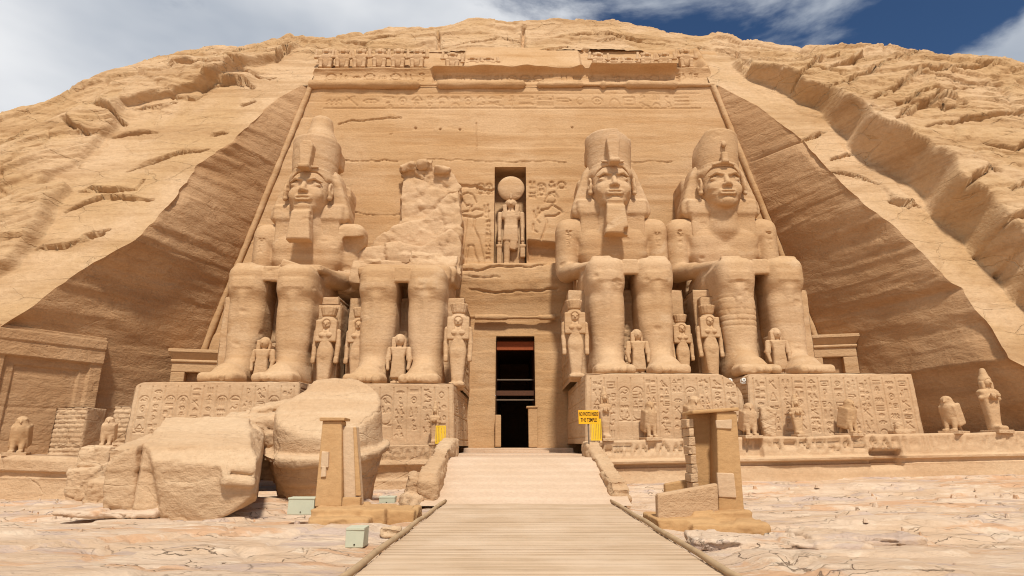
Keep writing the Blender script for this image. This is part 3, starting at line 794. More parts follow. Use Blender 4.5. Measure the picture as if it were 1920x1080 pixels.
# adoring king on the left of the niche
pl([(866,366),(876,361),(886,365),(893,380)]); pl([(868,366),(866,374),(874,386),(880,384)]); pl([(884,386),(880,396),(861,398),(867,404),(890,408),(905,404),(917,396)], .05)
pl([(884,396),(892,392),(905,394)]); pl([(874,408),(873,430),(868,460),(866,496)]); pl([(891,408),(888,426),(897,446),(905,478),(909,497)]); pl([(878,460),(887,460),(890,476),(898,496)]); pl([(878,460),(872,496)])
pl([(906,402),(913,396),(915,384)]); pl([(908,386),(908,398)]); pl([(903,404),(914,408),(913,392)]); pl([(866,497),(880,499)]); pl([(896,497),(912,499)])
# its mirror on the right
pl([(1024,374),(1030,362),(1040,360),(1046,370),(1040,380),(1022,378)]); pl([(1026,368),(1036,364),(1044,372)]); pl([(1015,393),(1030,391),(1036,384),(1052,394),(1054,398),(1040,405),(1024,405)], .05)
pl([(1022,405),(1026,418),(1022,430),(1015,450)]); pl([(1020,394),(1010,402),(1004,410),(1001,396)]); pl([(1016,396),(1008,400),(1009,390)]); pl([(1004,410),(1012,418)]); pl([(1000,420),(1000,432),(1008,436)])
# inscriptions over and beside the kings
gr = random.Random(8)
for (a, b, c, d) in ((893,340,924,372),(908,412,922,492),(990,338,1024,376),(1026,338,1062,358)):
    p, q = fx(a, d), fx(c, b); S += glyph_fill(gr, p[0], p[1], q[0], q[1], .55, False, False, .03)
# long frieze under the cornice
p, q = fx(590, 203), fx(1322, 174)
FR = (-13.9, fx(960,203)[1], 13.9, fx(960,176)[1])
frs = glyph_fill(random.Random(12), *FR, 1.25, True, True, .022)
mask = raster(RU, RW, S, .035, .035); fmask = raster(RU, RW, frs, .02, .04)
# deep cracks
C = []
def ck(pts, wd=.05): C.append(([fx(*p) for p in pts], wd * .6))
ck([(635,232),(668,226),(700,222),(752,219)], .05); ck([(850,352),(868,352),(900,353),(926,356)], .10); ck([(845,345),(858,350),(905,352)], .14)
ck([(640,301),(745,300)], .02); ck([(855,508),(890,512),(920,504),(1000,505),(1030,497)], .06); ck([(870,522),(900,523),(940,522)], .03)
ck([(893,230),(893,282)], .015); ck([(800,300),(900,302),(1060,304)], .015); ck([(1180,302),(1260,303)], .015); ck([(640,400),(760,402)], .02)
ck([(560,330),(640,331)], .02); ck([(880,546),(940,550),(1045,545)], .05)
for px, py in ((778,239),(824,243),(862,243),(1072,241),(732,250)): ck([(px,py),(px+1.2,py+.6)], .09)
cmask = raster(RU + .10 * vn(RU * 1.6, RW * 1.6, 0, 19) * 0, RW, C, .04, .03)
def samp(m, x, z):
    j = np.clip(((x + 16) / .05), 0, m.shape[1] - 2); i = np.clip((z - 8) / .05, 0, m.shape[0] - 2)
    j0 = j.astype(int); i0 = i.astype(int); a = j - j0; b = i - i0
    r = m[i0, j0] * (1 - a) * (1 - b) + m[i0, j0 + 1] * a * (1 - b) + m[i0 + 1, j0] * (1 - a) * b + m[i0 + 1, j0 + 1] * a * b
    return r * ((x > -16) & (x < 16) & (z > 8))
XW_ = XF + .07 * vn(XF * 1.4, 0, ZF * 1.4, 23); ZW_ = ZF + .12 * vn(XF * 1.1, 0, ZF * .8, 25) + .05 * vn(XF * 3.5, 0, ZF * 3, 27)
dep = .13 * samp(mask, XF, ZF) + .085 * samp(fmask, XF, ZF) + .17 * samp(cmask, XW_, ZW_)
wob = .05 * fbm(XF * .25, 0, ZF * .5, 4, 5) + .018 * fbm(XF * .4, 0, ZF * 4.0, 3, 6)
s = ZF * .8 + .25 * vn(XF * .2, 0, ZF * .3, 7); k = np.floor(s); wob = wob + .05 * (1 - (s - k)) * sst(0, .5, vn(XF * .18, k * 3.1, 0, 8))
# broken lower edge of the right-hand relief and the sill of the niche
pr = fx(985, 465)
hol = sst(0, .25, ZF - (fx(1000,492)[1])) * sst(.0, .35, (fx(1000,447)[1] - .12 * (XF - 1.0)) - ZF) * sst(1.0, 1.15, XF) * sst(4.0, 3.2, XF)
wob = wob + .0 ; dep = dep + .75 * hol
shelf = sst(13.5, 13.2, ZF) * sst(9.6, 12.6, ZF) * sst(5.0, 3.5, abs(XF - .1))
dep = dep - .55 * shelf * (1 + .25 * fbm(XF * .8, 2, ZF * .8, 3, 14))
lower = sst(9.75, 9.6, ZF) * sst(4.5, 3.9, abs(XF - .2)); dep = dep + .12 * lower
VF = np.stack([XF, YFc + dep + wob, ZF], -1)
ins = lambda b, x, z: (x > b[0]) & (x < b[1]) & (z > b[2]) & (z < b[3])
def snap(b):                                     # snap grid lines on to the opening edges
    for v, ix in ((b[0], 0), (b[1], 0)):
        for i in range(len(za)):
            if b[2] - .1 < za[i] < b[3] + .1:
                j = int(np.argmin(abs(VF[i, :, 0] - v))); VF[i, j, 0] = v; XF[i, j] = v
    for v in (b[2], b[3]):
        i = int(np.argmin(abs(za - v))); VF[i, :, 2] = v; ZF[i, :] = v
snap(DOOR); snap(NICHE)
fcx = (XF[:-1, :-1] + XF[1:, 1:]) / 2; fcz = (ZF[:-1, :-1] + ZF[1:, 1:]) / 2
kp = ~(ins(DOOR, fcx, fcz) | ins(NICHE, fcx, fcz))
mesh_obj('wall', (VF - np.array(TL)).reshape(-1, 3), grid_faces(len(za), nu, kp), M['facade'], temple)

def room(name, b, depth, mat, parent, lean=True):
    """open box behind an opening"""
    x0, x1, z0, z1 = b; y0, y1 = YF(z0) - .02, YF(z1) - .02; d0 = YF(z0) + depth; d1 = YF(z1) + depth
    n = 12
    V = [(x0,y0,z0),(x1,y0,z0),(x1,y1,z1),(x0,y1,z1),(x0,d0,z0),(x1,d0,z0),(x1,d1,z1),(x0,d1,z1)]
    V = [tuple(np.array(v) - np.array(TL)) for v in V]
    return mesh_obj(name, V, [(4,5,6,7),(0,1,5,4),(3,7,6,2),(0,4,7,3),(1,2,6,5)], mat, parent, smooth=False)
room('niche', NICHE, 1.7, M['facade'], temple)
dr = empty('doorway', (.21, 36.2, 1.6), None, None); dr.parent = temple; dr.location = Vector((.21, 36.2, 1.6)) - TL
def dpart(mb, name, mat, **k): return mb.build(name, mat, dr, None, **k)
def dl(v): return tuple(np.array(v) - np.array([.21, 36.2, 1.6]))
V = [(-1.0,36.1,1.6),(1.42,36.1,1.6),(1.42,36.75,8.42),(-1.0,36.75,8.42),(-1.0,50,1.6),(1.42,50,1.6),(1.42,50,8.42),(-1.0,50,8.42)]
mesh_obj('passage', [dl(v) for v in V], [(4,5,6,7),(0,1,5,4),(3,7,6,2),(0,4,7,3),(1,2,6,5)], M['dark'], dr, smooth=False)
b = MB(); b.box(dl((-.98,37.2,7.62)), dl((1.40,37.5,8.15))); dpart(b, 'top_beam', M['redwood'])
b = MB(); b.box(dl((-.97,37.8,5.75)), dl((1.39,38.0,5.83))); dpart(b, 'crossbar', M['iron'])
b = MB(); b.box(dl((-.98,36.9,4.72)), dl((1.40,37.25,5.02))); dpart(b, 'middle_beam', M['darkwood'])
b = MB(); b.box(dl((-.97,36.95,4.42)), dl((1.39,37.02,4.50))); dpart(b, 'crossbar', M['iron'])
for sx, z1 in ((-1, 3.5), (1, 3.9)):
    b = MB()
    x0, x1 = (-1.0, -.66) if sx < 0 else (.98, 1.5)
    b.box(dl((x0, 35.85, 1.62)), dl((x1, 36.7, z1)), .015, rng)
    if sx > 0: b.box(dl((.86, 35.8, z1)), dl((1.56, 36.7, z1 + .12)), .01, rng)
    dpart(b, 'low_jamb', M['facade'], bevel=.04)

# roll mouldings: along the top and down both corners
def noisy_tube(pts, rad, nseg, seed, gaps=(), n=12):
    pts = np.array(pts, float); L = np.linspace(0, 1, nseg); t = np.linspace(0, 1, len(pts))
    c = np.stack([np.interp(L, t, pts[:, i]) for i in range(3)], -1)
    d = (pts[-1] - pts[0]); d /= np.linalg.norm(d); a = np.cross(d, [0, 1, 0]); a /= np.linalg.norm(a); b_ = np.cross(d, a)
    th = np.arange(n) * 2 * math.pi / n
    ln = L * np.linalg.norm(pts[-1] - pts[0])
    rr = rad * (1 + .16 * fbm(ln * .8, seed, 0, 3, seed))
    for g0, g1, k_ in gaps: rr = rr * (1 - k_ * sst(g0 - .3, g0, ln) * sst(g1 + .3, g1, ln))
    ring = c[:, None] + (np.cos(th)[None, :, None] * a + np.sin(th)[None, :, None] * b_) * rr[:, None, None] * (1 + .12 * vn(ln[:, None] * 2, np.cos(th)[None] * 2, np.sin(th)[None] * 2, seed + 1))[..., None]
    F = [(i*n+k, i*n+(k+1) % n, (i+1)*n+(k+1) % n, (i+1)*n+k) for i in range(nseg - 1) for k in range(n)]
    return ring.reshape(-1, 3), np.array(F)
V, F = noisy_tube([(-15.1, 38.42, 27.75), (15.1, 38.42, 27.75)], .33, 320, 3, ((8.3, 9.4, .8), (16.2, 16.9, .9), (20.5, 21.6, .7), (17.3, 20.2, .35), (22.2, 23.5, .55), (27.5, 30.3, .5)))
mesh_obj('roll_moulding', V - np.array(TL), F, M['facade'], temple)
for sx in (-1, 1):
    zz = np.linspace(3, 27.6, 30)
    V, F = noisy_tube([(sx * (WF(z) - .12), YF(z) - .10, z) for z in zz], .20, 160, 7 + sx)
    mesh_obj('roll_moulding', V - np.array(TL), F, M['facade'], temple)

# cornice with its band of signs, the ledge and the back of the baboon row, as one swept sheet
ncx = 620; cx = np.linspace(-16.6, 16.6, ncx)
prof = [(38.55,27.5),(38.62,27.9),(38.80,28.4),(38.92,28.75),(38.93,29.05),(38.88,29.28),(38.82,29.45),(38.90,29.56),(39.2,29.72),(39.75,29.9),(39.95,30.0),(40.0,30.5),(40.2,31.0),(40.45,31.5),(40.68,31.95),(40.85,32.25),(40.9,32.5),(41.2,32.9)]
pt = np.linspace(0, 1, len(prof)); tt = np.concatenate([np.linspace(0, pt[6], 46), np.linspace(pt[6], 1, 60)[1:]])
py_ = np.interp(tt, pt, [a[0] for a in prof]); pz_ = np.interp(tt, pt, [a[1] for a in prof])
CX = np.repeat(cx[None, :], len(tt), 0); CY = np.repeat(py_[:, None], ncx, 1); CZ = np.repeat(pz_[:, None], ncx, 1)
# overhang that survives on the right, lost lip at other places
def win(a, b_, s_=.25): return sst(a - s_, a, cx) * sst(b_ + s_, b_, cx)
over = .62 * win(6.0, 12.4, .15) + .30 * win(-5.9, 5.2, .4) * (1 + .7 * vn(cx * .9, 0, 0, 77)) + .05
lipw = np.exp(-((pz_ - 29.47) / .20) ** 2) * (tt <= pt[9])
CY = CY - lipw[:, None] * over[None, :]
hollow = win(-5.9, 12.6, .2)
CY = CY + (.16 * sst(27.9, 28.3, pz_) * sst(29.5, 29.2, pz_))[:, None] * hollow[None, :]
ledge_break = (.45 * sst(-.1, .5, vn(cx * .5, 0, 0, 79)))[None, :] * (np.exp(-((tt - pt[8]) / .05) ** 2))[:, None]
CZ = CZ + .10 * fbm(CX * .6, CY * .6, CZ * .6, 3, 81) - .35 * ledge_break * 0
CY = CY + .07 * fbm(CX * .7, 0, CZ * 1.1, 4, 83) + .03 * fbm(CX * .5, 0, CZ * 5, 3, 84)
# no baboon niche in the middle and at the ends: fill back to the slope
fill = np.clip(sst(-15.1, -15.6, cx) + win(-3.6, 5.2, .35) + sst(14.3, 15.0, cx), 0, 1)
tgt = np.minimum(CY, 38.85 + (CZ - 29.5) * .62)
up = sst(29.5, 29.8, CZ)
CY = CY * (1 - fill[None] * up) + (tgt - .05 + .14 * fbm(CX * .5, 0, CZ * .9, 4, 85)) * fill[None] * up
endb = sst(14.9, 15.5, abs(CX)); CY = CY * (1 - endb) + (38.5 + (CZ - 28) * SL + .2) * endb
U2, W2 = np.meshgrid(np.arange(-15, 15, .045), np.arange(28, 29.7, .045))
m2 = raster(U2, W2, glyph_fill(random.Random(3), -14.3, 28.15, 14.3, 29.2, 1.0, False, False, .022), .04, .03)
j = np.clip((CX + 15) / .045, 0, m2.shape[1] - 1).astype(int); i = np.clip((CZ - 28) / .045, 0, m2.shape[0] - 1).astype(int)
CY = CY + .07 * m2[i, j] * ((CZ > 28.2) & (CZ < 29.6) & (tt <= pt[7])[:, None])
VC = np.stack([CX, CY, CZ], -1) - np.array(TL)
mesh_obj('cornice', VC.reshape(-1, 3), grid_faces(len(tt), ncx), M['facade'], temple)
# door cornice: torus and ledge over the entrance
V, F = noisy_tube([(-2.35, 36.62, 9.62), (2.75, 36.62, 9.62)], .17, 90, 17, ((2.2, 3.9, .45),))
mesh_obj('roll_moulding', V - np.array(TL), F, M['facade'], temple)

HD = .12
DB = 1.3                                             # head and trunk sit this far back of the first sketch
HS = 1.08; PIV = np.array((0, 5.3, 11.2))             # heads enlarged about the neck
class Shift:
    def __init__(s, v, d, sc=1.0): s.v = v; s.o = np.array(d, float); s.sc = sc
    def _m(s, p):
        f, lo, hi = p; o, c = s.o, s.sc; q = PIV if c != 1 else np.zeros(3); t = q + o
        return (lambda X, Y, Z: f((X - t[0]) / c + q[0], (Y - t[1]) / c + q[1], (Z - t[2]) / c + q[2]) * c), (lo - q) * c + t, (hi - q) * c + t
    def add(s, p, k=0.0): s.v.add(s._m(p), k); return s
    def sub(s, p, k=0.0): s.v.sub(s._m(p), k); return s
    def both(s, mk, k=0.0, mode='add'):
        for sx in (-1, 1): s.v.op(s._m(mk(sx)), k, mode)
        return s
# ------------------------------------------------------------------ the seated giants (local: x right, y back, z up from the pedestal)
ST = M['statue']
def leg_prims(v, s):
    """one lower leg, foot, thigh and knee; s = -1 / +1"""
    P = [(.36, 5.9), (.35, 4.9), (.32, 3.8), (.36, 2.6), (.46, 1.3), (.48, .3), (2.08, .3), (2.08, 1.3), (2.16, 2.6), (2.22, 3.8), (2.20, 4.9), (2.22, 5.9)]
    P = [(s * a_, b_) for a_, b_ in P]; P = P if s > 0 else P[::-1]
    v.add(extr(P, 1.62, 3.75, 'y', .62), .1)
    v.add(cap((s*1.32, 2.95, 4.0), (s*1.29, 3.1, 2.4), .92, .80), .35)
    v.add(cap((s*1.27, 2.80, 1.0), (s*1.27, 2.75, .35), .86, .98), .3)
    v.add(rbox((s*1.28, 4.9, 5.42), (.98, 3.45, 1.0), .62), .25)          # thigh and knee block
    v.add(rbox((s*1.28, 2.0, 5.55), (.92, .62, .80), .45), .2)
    v.add(rbox((s*1.29, 1.46, 5.30), (.55, .14, .27), .10), .12)                  # kneecap
    v.add(cap((s*1.30, 1.58, 4.6), (s*1.28, 1.92, 1.4), .14, .10), .4)     # shin ridge
    # foot
    v.add(cap((s*1.27, 2.9, .55), (s*1.33, .95, .42), .70, .56, (1.25, 1, .9)), .3)
    v.add(rbox((s*1.34, .55, .24), (.95, .70, .25), .2), .25)
    for k in range(5):
        x = s * (1.36 + (k - 2) * -.37); ln = (.22, .10, .0, -.02, -.10)[k]; r = (.17, .18, .18, .19, .25)[k]
        v.add(cap((x, .55, .26), (x + s * .01, -.12 + ln, .20), r, r * .95), .04)
    v.add(cap((s*1.27, 2.5, 1.1), (s*1.32, 1.0, .5), .66, .45), .5)

def head_prims(v):
    hz = 12.15
    v.add(ell((0, 5.05, hz + .15), (1.13, 1.22, 1.42)))
    v.add(ell((0, 5.0, 12.75), (1.16, 1.14, .85)), .2)
    v.add(ell((0, 4.72, hz - .35), (1.06, .98, 1.0)), .3)                      # cheeks and jaw
    v.add(rbox((0, 4.55, 11.28), (.62, .62, .38), .3), .35)                    # jaw and chin
    v.add(ell((0, 4.03, 11.0), (.42, .28, .28)), .2)
    v.add(cap((0, 5.2, 11.4), (0, 5.5, 9.9), .95, 1.1), .2)                    # neck
    v.both(lambda s: ell((s*.50, 3.74, 12.36), (.38, .13, .17)), .12, 'sub')  # eye sockets
    v.both(lambda s: cap((s*.16, 3.80, 12.62), (s*.52, 3.78, 12.70), .09, .085), .08)
    v.both(lambda s: cap((s*.52, 3.78, 12.70), (s*.88, 4.05, 12.58), .085, .06), .08)
    v.both(lambda s: ell((s*.50, 3.98, 12.36), (.33, .14, .12)), .02)         # eyeballs
    v.both(lambda s: cap((s*.17, 3.92, 12.40), (s*.50, 3.845, 12.49), .035), .02)
    v.both(lambda s: cap((s*.50, 3.845, 12.49), (s*.84, 4.05, 12.37), .035), .02)
    v.both(lambda s: cap((s*.20, 3.92, 12.28), (s*.50, 3.87, 12.245), .03), .02)
    v.both(lambda s: cap((s*.50, 3.87, 12.245), (s*.84, 4.04, 12.34), .03), .02)
    v.add(cap((0, 3.84, 12.50), (0, 3.56, 11.96), .11, .16), .10)              # nose
    v.both(lambda s: ell((s*.17, 3.70, 11.92), (.12, .17, .11)), .05)
    v.both(lambda s: ell((s*.11, 3.50, 11.80), (.06, .08, .05)), .02, 'sub')
    v.both(lambda s: ell((s*.62, 4.06, 11.80), (.32, .22, .34)), .25)          # cheekbones
    v.add(rbox((0, 3.86, 11.50), (.50, .20, .17), .14), .1)                    # mouth mass
    v.add(ell((0, 3.70, 11.57), (.44, .12, .085)), .03); v.add(ell((0, 3.71, 11.38), (.39, .12, .09)), .03)
    v.sub(cap((-.40, 3.66, 11.475), (.40, 3.66, 11.475), .035), .02)
    
    v.add(ell((0, 3.84, 11.08), (.30, .14, .16)), .1)
    # ears
    v.both(lambda s: ell((s*1.28, 4.55, 12.20), (.15, .30, .52)), .05)
    v.both(lambda s: ell((s*1.40, 4.42, 12.30), (.10, .16, .28)), .03, 'sub')
    v.both(lambda s: ell((s*1.28, 4.46, 11.74), (.14, .15, .15)), .05)

def torso_prims(v0, arms=(1, 1)):
    v = Shift(v0, (0, DB, 0))
    # chest tapering to the waist
    v.add(rbox((0, 5.75, 8.95), (2.22, .92, 1.35), .7))
    v.add(rbox((0, 5.85, 7.0), (1.78, .95, 1.6), .6), .5)
    v.both(lambda s: ell((s*1.05, 5.02, 9.0), (.98, .34, .60)), .3)             # breast
    v.both(lambda s: cap((s*1.1, 5.7, 10.05), (s*2.6, 5.75, 9.9), .62, .74), .4)
    v.both(lambda s: rbox((s*1.5, 5.75, 9.7), (.95, .78, .65), .4), .3)   # shoulders
    v.add(cap((0, 5.5, 9.9), (0, 5.6, 10.6), 1.0, .9), .3)
    v.add(rbox((0, 7.0, 7.8), (2.3, 1.2, 3.0), .4), .2)                          # bonded to the back slab
    v.sub(ell((0, 4.88, 7.4), (.10, .10, .10)), .04)
    for s in (-1, 1):
        a = arms[0 if s < 0 else 1]
        if a == 1:
            v.add(cap((s*2.74, 5.75, 9.65), (s*2.84, 5.75, 7.35), .76, .70, (1, 1.2, 1)), .2)
            v.add(rbox((s*2.6, 5.7, 9.75), (.80, .76, .70), .5), .25)
            v.add(cap((s*2.86, 5.6, 7.05), (s*2.35, 3.9, 6.72), .62, .48), .15)  # forearm lying on the thigh
            v0.add(cap((s*2.35, 3.9 + DB, 6.72), (s*1.62, 2.95, 6.40), .48, .30, (1, 1, .8)), .15)
            v0.add(rbox((s*1.42, 2.35, 6.36), (.52, .70, .14), .12, (0, 0, s * .15)), .12)       # hand
            for k in range(4):
                x = s * (1.02 + k * .235); v0.add(cap((x + s * .10, 2.1, 6.38), (x, 1.72 + .05 * abs(k - 1), 6.36), .12, .10), .03)
            v0.add(cap((s*.98, 2.85, 6.38), (s*.78, 2.15, 6.34), .13, .11), .06)
        elif a == 2:                                                              # broken off below the shoulder
            v.add(rbox((s*2.55, 5.75, 9.75), (.92, .85, .76), .5), .35)
            v.sub(rbox((s*3.0, 4.9, 8.95), (.78, .75, .55), .2, (.5, 0, 0)), .08)
            v.add(ell((s*2.5, 6.3, 8.2), (.72, .8, 1.6)), .4)
            v0.add(rbox((s*1.55, 4.3, 6.50), (1.35, 1.9, .22), .16, (.03, s * .08, s * -.25)), .1)
            v0.add(cap((s*2.9, 5.9, 6.5), (s*2.2, 3.6, 6.2), .62, .48), .15)
            v0.add(rbox((s*.7, 3.2, 6.62), (.8, .4, .22), .1, (0, .25, .3)), .1)

def arm_signs(v, s, seed):
    """name rings cut in the upper arms and a sign on the breast"""
    g = random.Random(seed)
    for st, wd in glyph_fill(g, s * 2.75 - .28, 8.15, s * 2.75 + .28, 9.7, .42, False, False, .03):
        for a, b in zip(st[:-1], st[1:]):
            v.sub(rbox(((a[0] + b[0]) / 2, 6.15, (a[1] + b[1]) / 2), (math.hypot(a[0] - b[0], a[1] - b[1]) / 2 + .03, .06, .028), .02, (0, -math.atan2(b[1] - a[1], b[0] - a[0]), 0)))
def body_common(v, arms, knees=True):
    for s in (-1, 1): leg_prims(v, s)
    v.add(bx(-.7, .7, 1.75, 4.6, 5.72, 6.30, .12), .12)        # kilt between the knees
    v.add(bx(-.42, .42, 1.55, 1.85, 5.45, 6.28, .08), .05)
    v.add(rbox((0, 5.4, 5.7), (2.3, 1.5, .85), .4), .3)         # lap

def make_body(name, root, arms, seed, extra=None, h=.058):
    v = Vol((-4.0, -.6, -.25), (4.0, 9.6, 14.7), h)
    body_common(v, arms); torso_prims(v, arms)
    for k_ in (0, 1):
        if arms[k_] == 1: arm_signs(v, -1 if k_ == 0 else 1, seed + k_)
    head_prims(Shift(v, (0, DB, HD), HS))
    if extra: extra(v)
    return vol_obj(name, v, ST, root, None, dict(amp=.02, fr=.8, strata=.022, seed=seed), tuple(root.location))

HP = tuple(np.array((0, DB, HD)) + PIV * (1 - HS))
def make_nemes(root, seed, extra=None):
    v = Vol((-3.1, 3.4, 8.7), (3.1, 8.8, 14.9), .07)
    v.add(ell((0, 5.22, 13.0), (1.36, 1.36, 1.0)))
    wing = [(-1.30, 13.75), (1.30, 13.75), (1.58, 13.3), (2.28, 11.2), (2.30, 10.75), (2.02, 10.45), (1.4, 10.4), (-1.4, 10.4), (-2.02, 10.45), (-2.30, 10.75), (-2.28, 11.2), (-1.58, 13.3)]
    v.add(extr(wing, 4.95, 6.3, 'y', .22), .15)
    v.add(rbox((0, 6.2, 12.2), (1.5, .9, 1.7), .5), .3)
    v.both(lambda s: rbox((s*1.19, 5.02, 10.08), (.66, .22, .92), .10, (.06, 0, 0)), .06)   # lappets
    v.both(lambda s: rbox((s*1.30, 5.0, 11.0), (.72, .35, .5), .2), .2)
    # open the face
    v.sub(ell((0, 4.0, 12.08), (1.18, 1.22, 1.28)), .04); v.sub(bx(-.58, .58, 3.5, 5.2, 8.6, 11.2, .1), .05)
    v.both(lambda s: ell((s*1.28, 4.42, 12.30), (.30, .55, .66)), .04, 'sub')              # hollow behind the ears
    # frontlet band
    v.add(cone((0, 5.10), 1.20, 1.22, 13.20, 13.52, .06)); 
    # folds of the cloth
    X, Y, Z = v.ax[0][:, None, None], v.ax[1][None, :, None], v.ax[2][None, None, :]
    v.d += (  .009 * np.cos(Z * 2 * math.pi / .40) * sst(1.25, 1.5, abs(X)) * sst(10.6, 10.9, Z) * sst(13.3, 13.0, Z)).astype(F32)
    if extra: extra(v)
    return vol_obj('headdress', v, ST, root, HP, dict(amp=.015, fr=1.1, strata=.012, seed=seed), tuple(root.location))

def make_crown(root, kind, seed):
    v = Vol((-2.2, 3.0, 13.0), (2.2, 8.9, 18.3), .06)
    v.add(cone((0, 5.28), 1.27, 1.40, 13.15, 15.6, .07))
    if kind != 'worn': v.add(bx(-1.25, 1.25, 5.6, 7.0, 14.5, 15.6, .2), .1)
    if kind == 'double':
        v.add(cone((0, 5.7), 1.32, .80, 15.3, 16.3, .12), .1); v.add(cone((0, 5.7), .86, .60, 15.9, 17.6, .22), .5)
        v.add(bx(-1.0, 1.0, 6.2, 7.4, 14.5, 15.9, .3), .2)
    elif kind == 'stump':
        v.add(ell((-.1, 5.8, 15.6), (1.1, 1.0, .36)), .1); v.sub(rbox((1.1, 4.4, 15.6), (.7, .6, .3), .1, (.2, .3, .3)), .1)
    else:
        v.sub(rbox((-1.55, 5.0, 15.1), (.5, 1.6, .95), .2, (0, .35, 0)), .2); v.add(bx(-.7, .95, 5.0, 6.6, 15.0, 15.6, .2), .1)
        v.sub(ell((.3, 3.5, 13.8), (.5, .4, .35)), .1)
    return vol_obj('crown', v, ST, root, HP, dict(amp=.03, fr=.9, strata=.012, seed=seed), tuple(root.location))
def make_uraeus(root, worn=False):
    v = Vol((-.9, 2.9, 12.7), (.9, 5.0, 15.6), .05)
    if not worn:
        hood = [(-.26, 13.25), (.26, 13.25), (.34, 14.1), (.40, 14.65), (.24, 14.95), (-.24, 14.95), (-.40, 14.65), (-.34, 14.1)]
        v.add(extr(hood, 3.42, 4.1, 'y', .10)); v.add(rbox((0, 3.5, 13.25), (.30, .30, .12), .08), .03)
        v.sub(cap((-.17, 3.38, 13.6), (-.24, 3.38, 14.6), .035), .02); v.sub(cap((.17, 3.38, 13.6), (.24, 3.38, 14.6), .035), .02); v.both(lambda s: cap((s*.2, 3.86, 13.42), (s*.60, 3.98, 13.5), .09, .07), .05)
    else:
        v.add(rbox((0, 3.75, 13.6), (.20, .18, .35), .1)); v.both(lambda s: cap((s*.15, 3.82, 13.35), (s*.6, 4.0, 13.3), .10, .06), .06)
        v.add(ell((.05, 3.8, 14.5), (.16, .14, .22)), .05)
    return vol_obj('cobra', v, ST, root, HP, dict(amp=.025, fr=1.8, strata=0, seed=3), tuple(root.location))
def make_beard(root, chip=None):
    v = Vol((-.95, 3.2, 8.6), (.95, 5.3, 11.4), .06)
    P = [(-.46, 11.05), (.46, 11.05), (.66, 8.95), (-.66, 8.95)]
    v.add(extr(P, 3.50, 4.25, 'y', .12)); v.sub(rbox((0, 3.2, 10.9), (.8, .45, .4), .1, (.5, 0, 0)), .05)
    v.add(bx(-.15, .15, 4.1, 5.0, 9.4, 10.8, .05), .05)
    if chip: v.sub(ell(chip, (.22, .3, .22)), .04)
    return vol_obj('beard', v, ST, root, HP, dict(amp=.025, fr=1.4, strata=.02, seed=8), tuple(root.location))

def relief_box(name, parent, lo, hi, strokes_front=None, left=None, right=None, res=.055, depth=.05, worn=.05, mat=None, seed=1, corner=None, top_tilt=0.0, off=(0, 0, 0), taper=0.0):
    """block with hand-cut signs on its front (-y), left (-x) and right (+x) faces"""
    x0, y0, z0 = lo; x1, y1, z1 = hi; mat = mat or ST
    Vs, Fs, n0 = [], [], 0
    def face(o, eu, ev, nn, W, H, st):
        nonlocal n0
        nu_, nv = max(3, int(W / res)), max(3, int(H / res))
        u = np.linspace(0, W, nu_); v = np.linspace(0, H, nv); U, Wv = np.meshgrid(u, v)
        m = raster(U, Wv, st, .02, .02) if st else np.zeros(U.shape)
        P = np.array(o) + U[..., None] * np.array(eu) + Wv[..., None] * np.array(ev)
        q = P + np.array(off)
        dd = depth * m - worn * fbm(q[..., 0] * .8 + nn[0], q[..., 1] * .8, q[..., 2] * 1.2, 4, seed)
        # worn arrises: pull the borders in
        br = .10 * (.5 + .8 * np.abs(vn(q[..., 0] * 1.3, q[..., 1] * 1.3, q[..., 2] * 1.3, seed + 2)))
        e = np.minimum(np.minimum(U, W - U), H - Wv); 
        dd = np.where(e < br, dd * 1.0 + (br - np.maximum(e, 0)) ** 2 / np.maximum(br, 1e-3) * .55, dd)
        P = P - dd[..., None] * np.array(nn)
        Vs.append(P.reshape(-1, 3)); Fs.append(grid_faces(nv, nu_) + n0); n0 += P.size // 3
    W, D, H = x1 - x0, y1 - y0, z1 - z0
    face((x0, y0, z0), (1, 0, 0), (0, 0, 1), (0, -1, 0), W, H, strokes_front)
    face((x0, y1, z0), (0, -1, 0), (0, 0, 1), (-1, 0, 0), D, H, left)
    face((x1, y0, z0), (0, 1, 0), (0, 0, 1), (1, 0, 0), D, H, right)
    face((x0, y0, z1), (1, 0, 0), (0, 1, 0), (0, 0, 1), W, D, None)
    V = np.concatenate(Vs); F = np.concatenate(Fs)
    if taper:
        c = (x0 + x1) / 2; V[:, 0] = c + (V[:, 0] - c) * (1 - taper * (V[:, 2] - z0) / H)
    if corner:
        for (cxx, czz, rad, mode) in corner:          # knocked-off upper corners (circle cut in x,z)
            if mode == 'r': q = np.clip((V[:, 0] - cxx) / rad, 0, None); V[:, 2] = np.where(V[:, 0] > cxx, np.minimum(V[:, 2], czz + np.sqrt(np.maximum(1 - np.minimum(q, 1) ** 2, 0)) * (z1 - czz)), V[:, 2])
            else: q = np.clip((cxx - V[:, 0]) / rad, 0, None); V[:, 2] = np.where(V[:, 0] < cxx, np.minimum(V[:, 2], czz + np.sqrt(np.maximum(1 - np.minimum(q, 1) ** 2, 0)) * (z1 - czz)), V[:, 2])
    return mesh_obj(name, V, F, mat, parent)

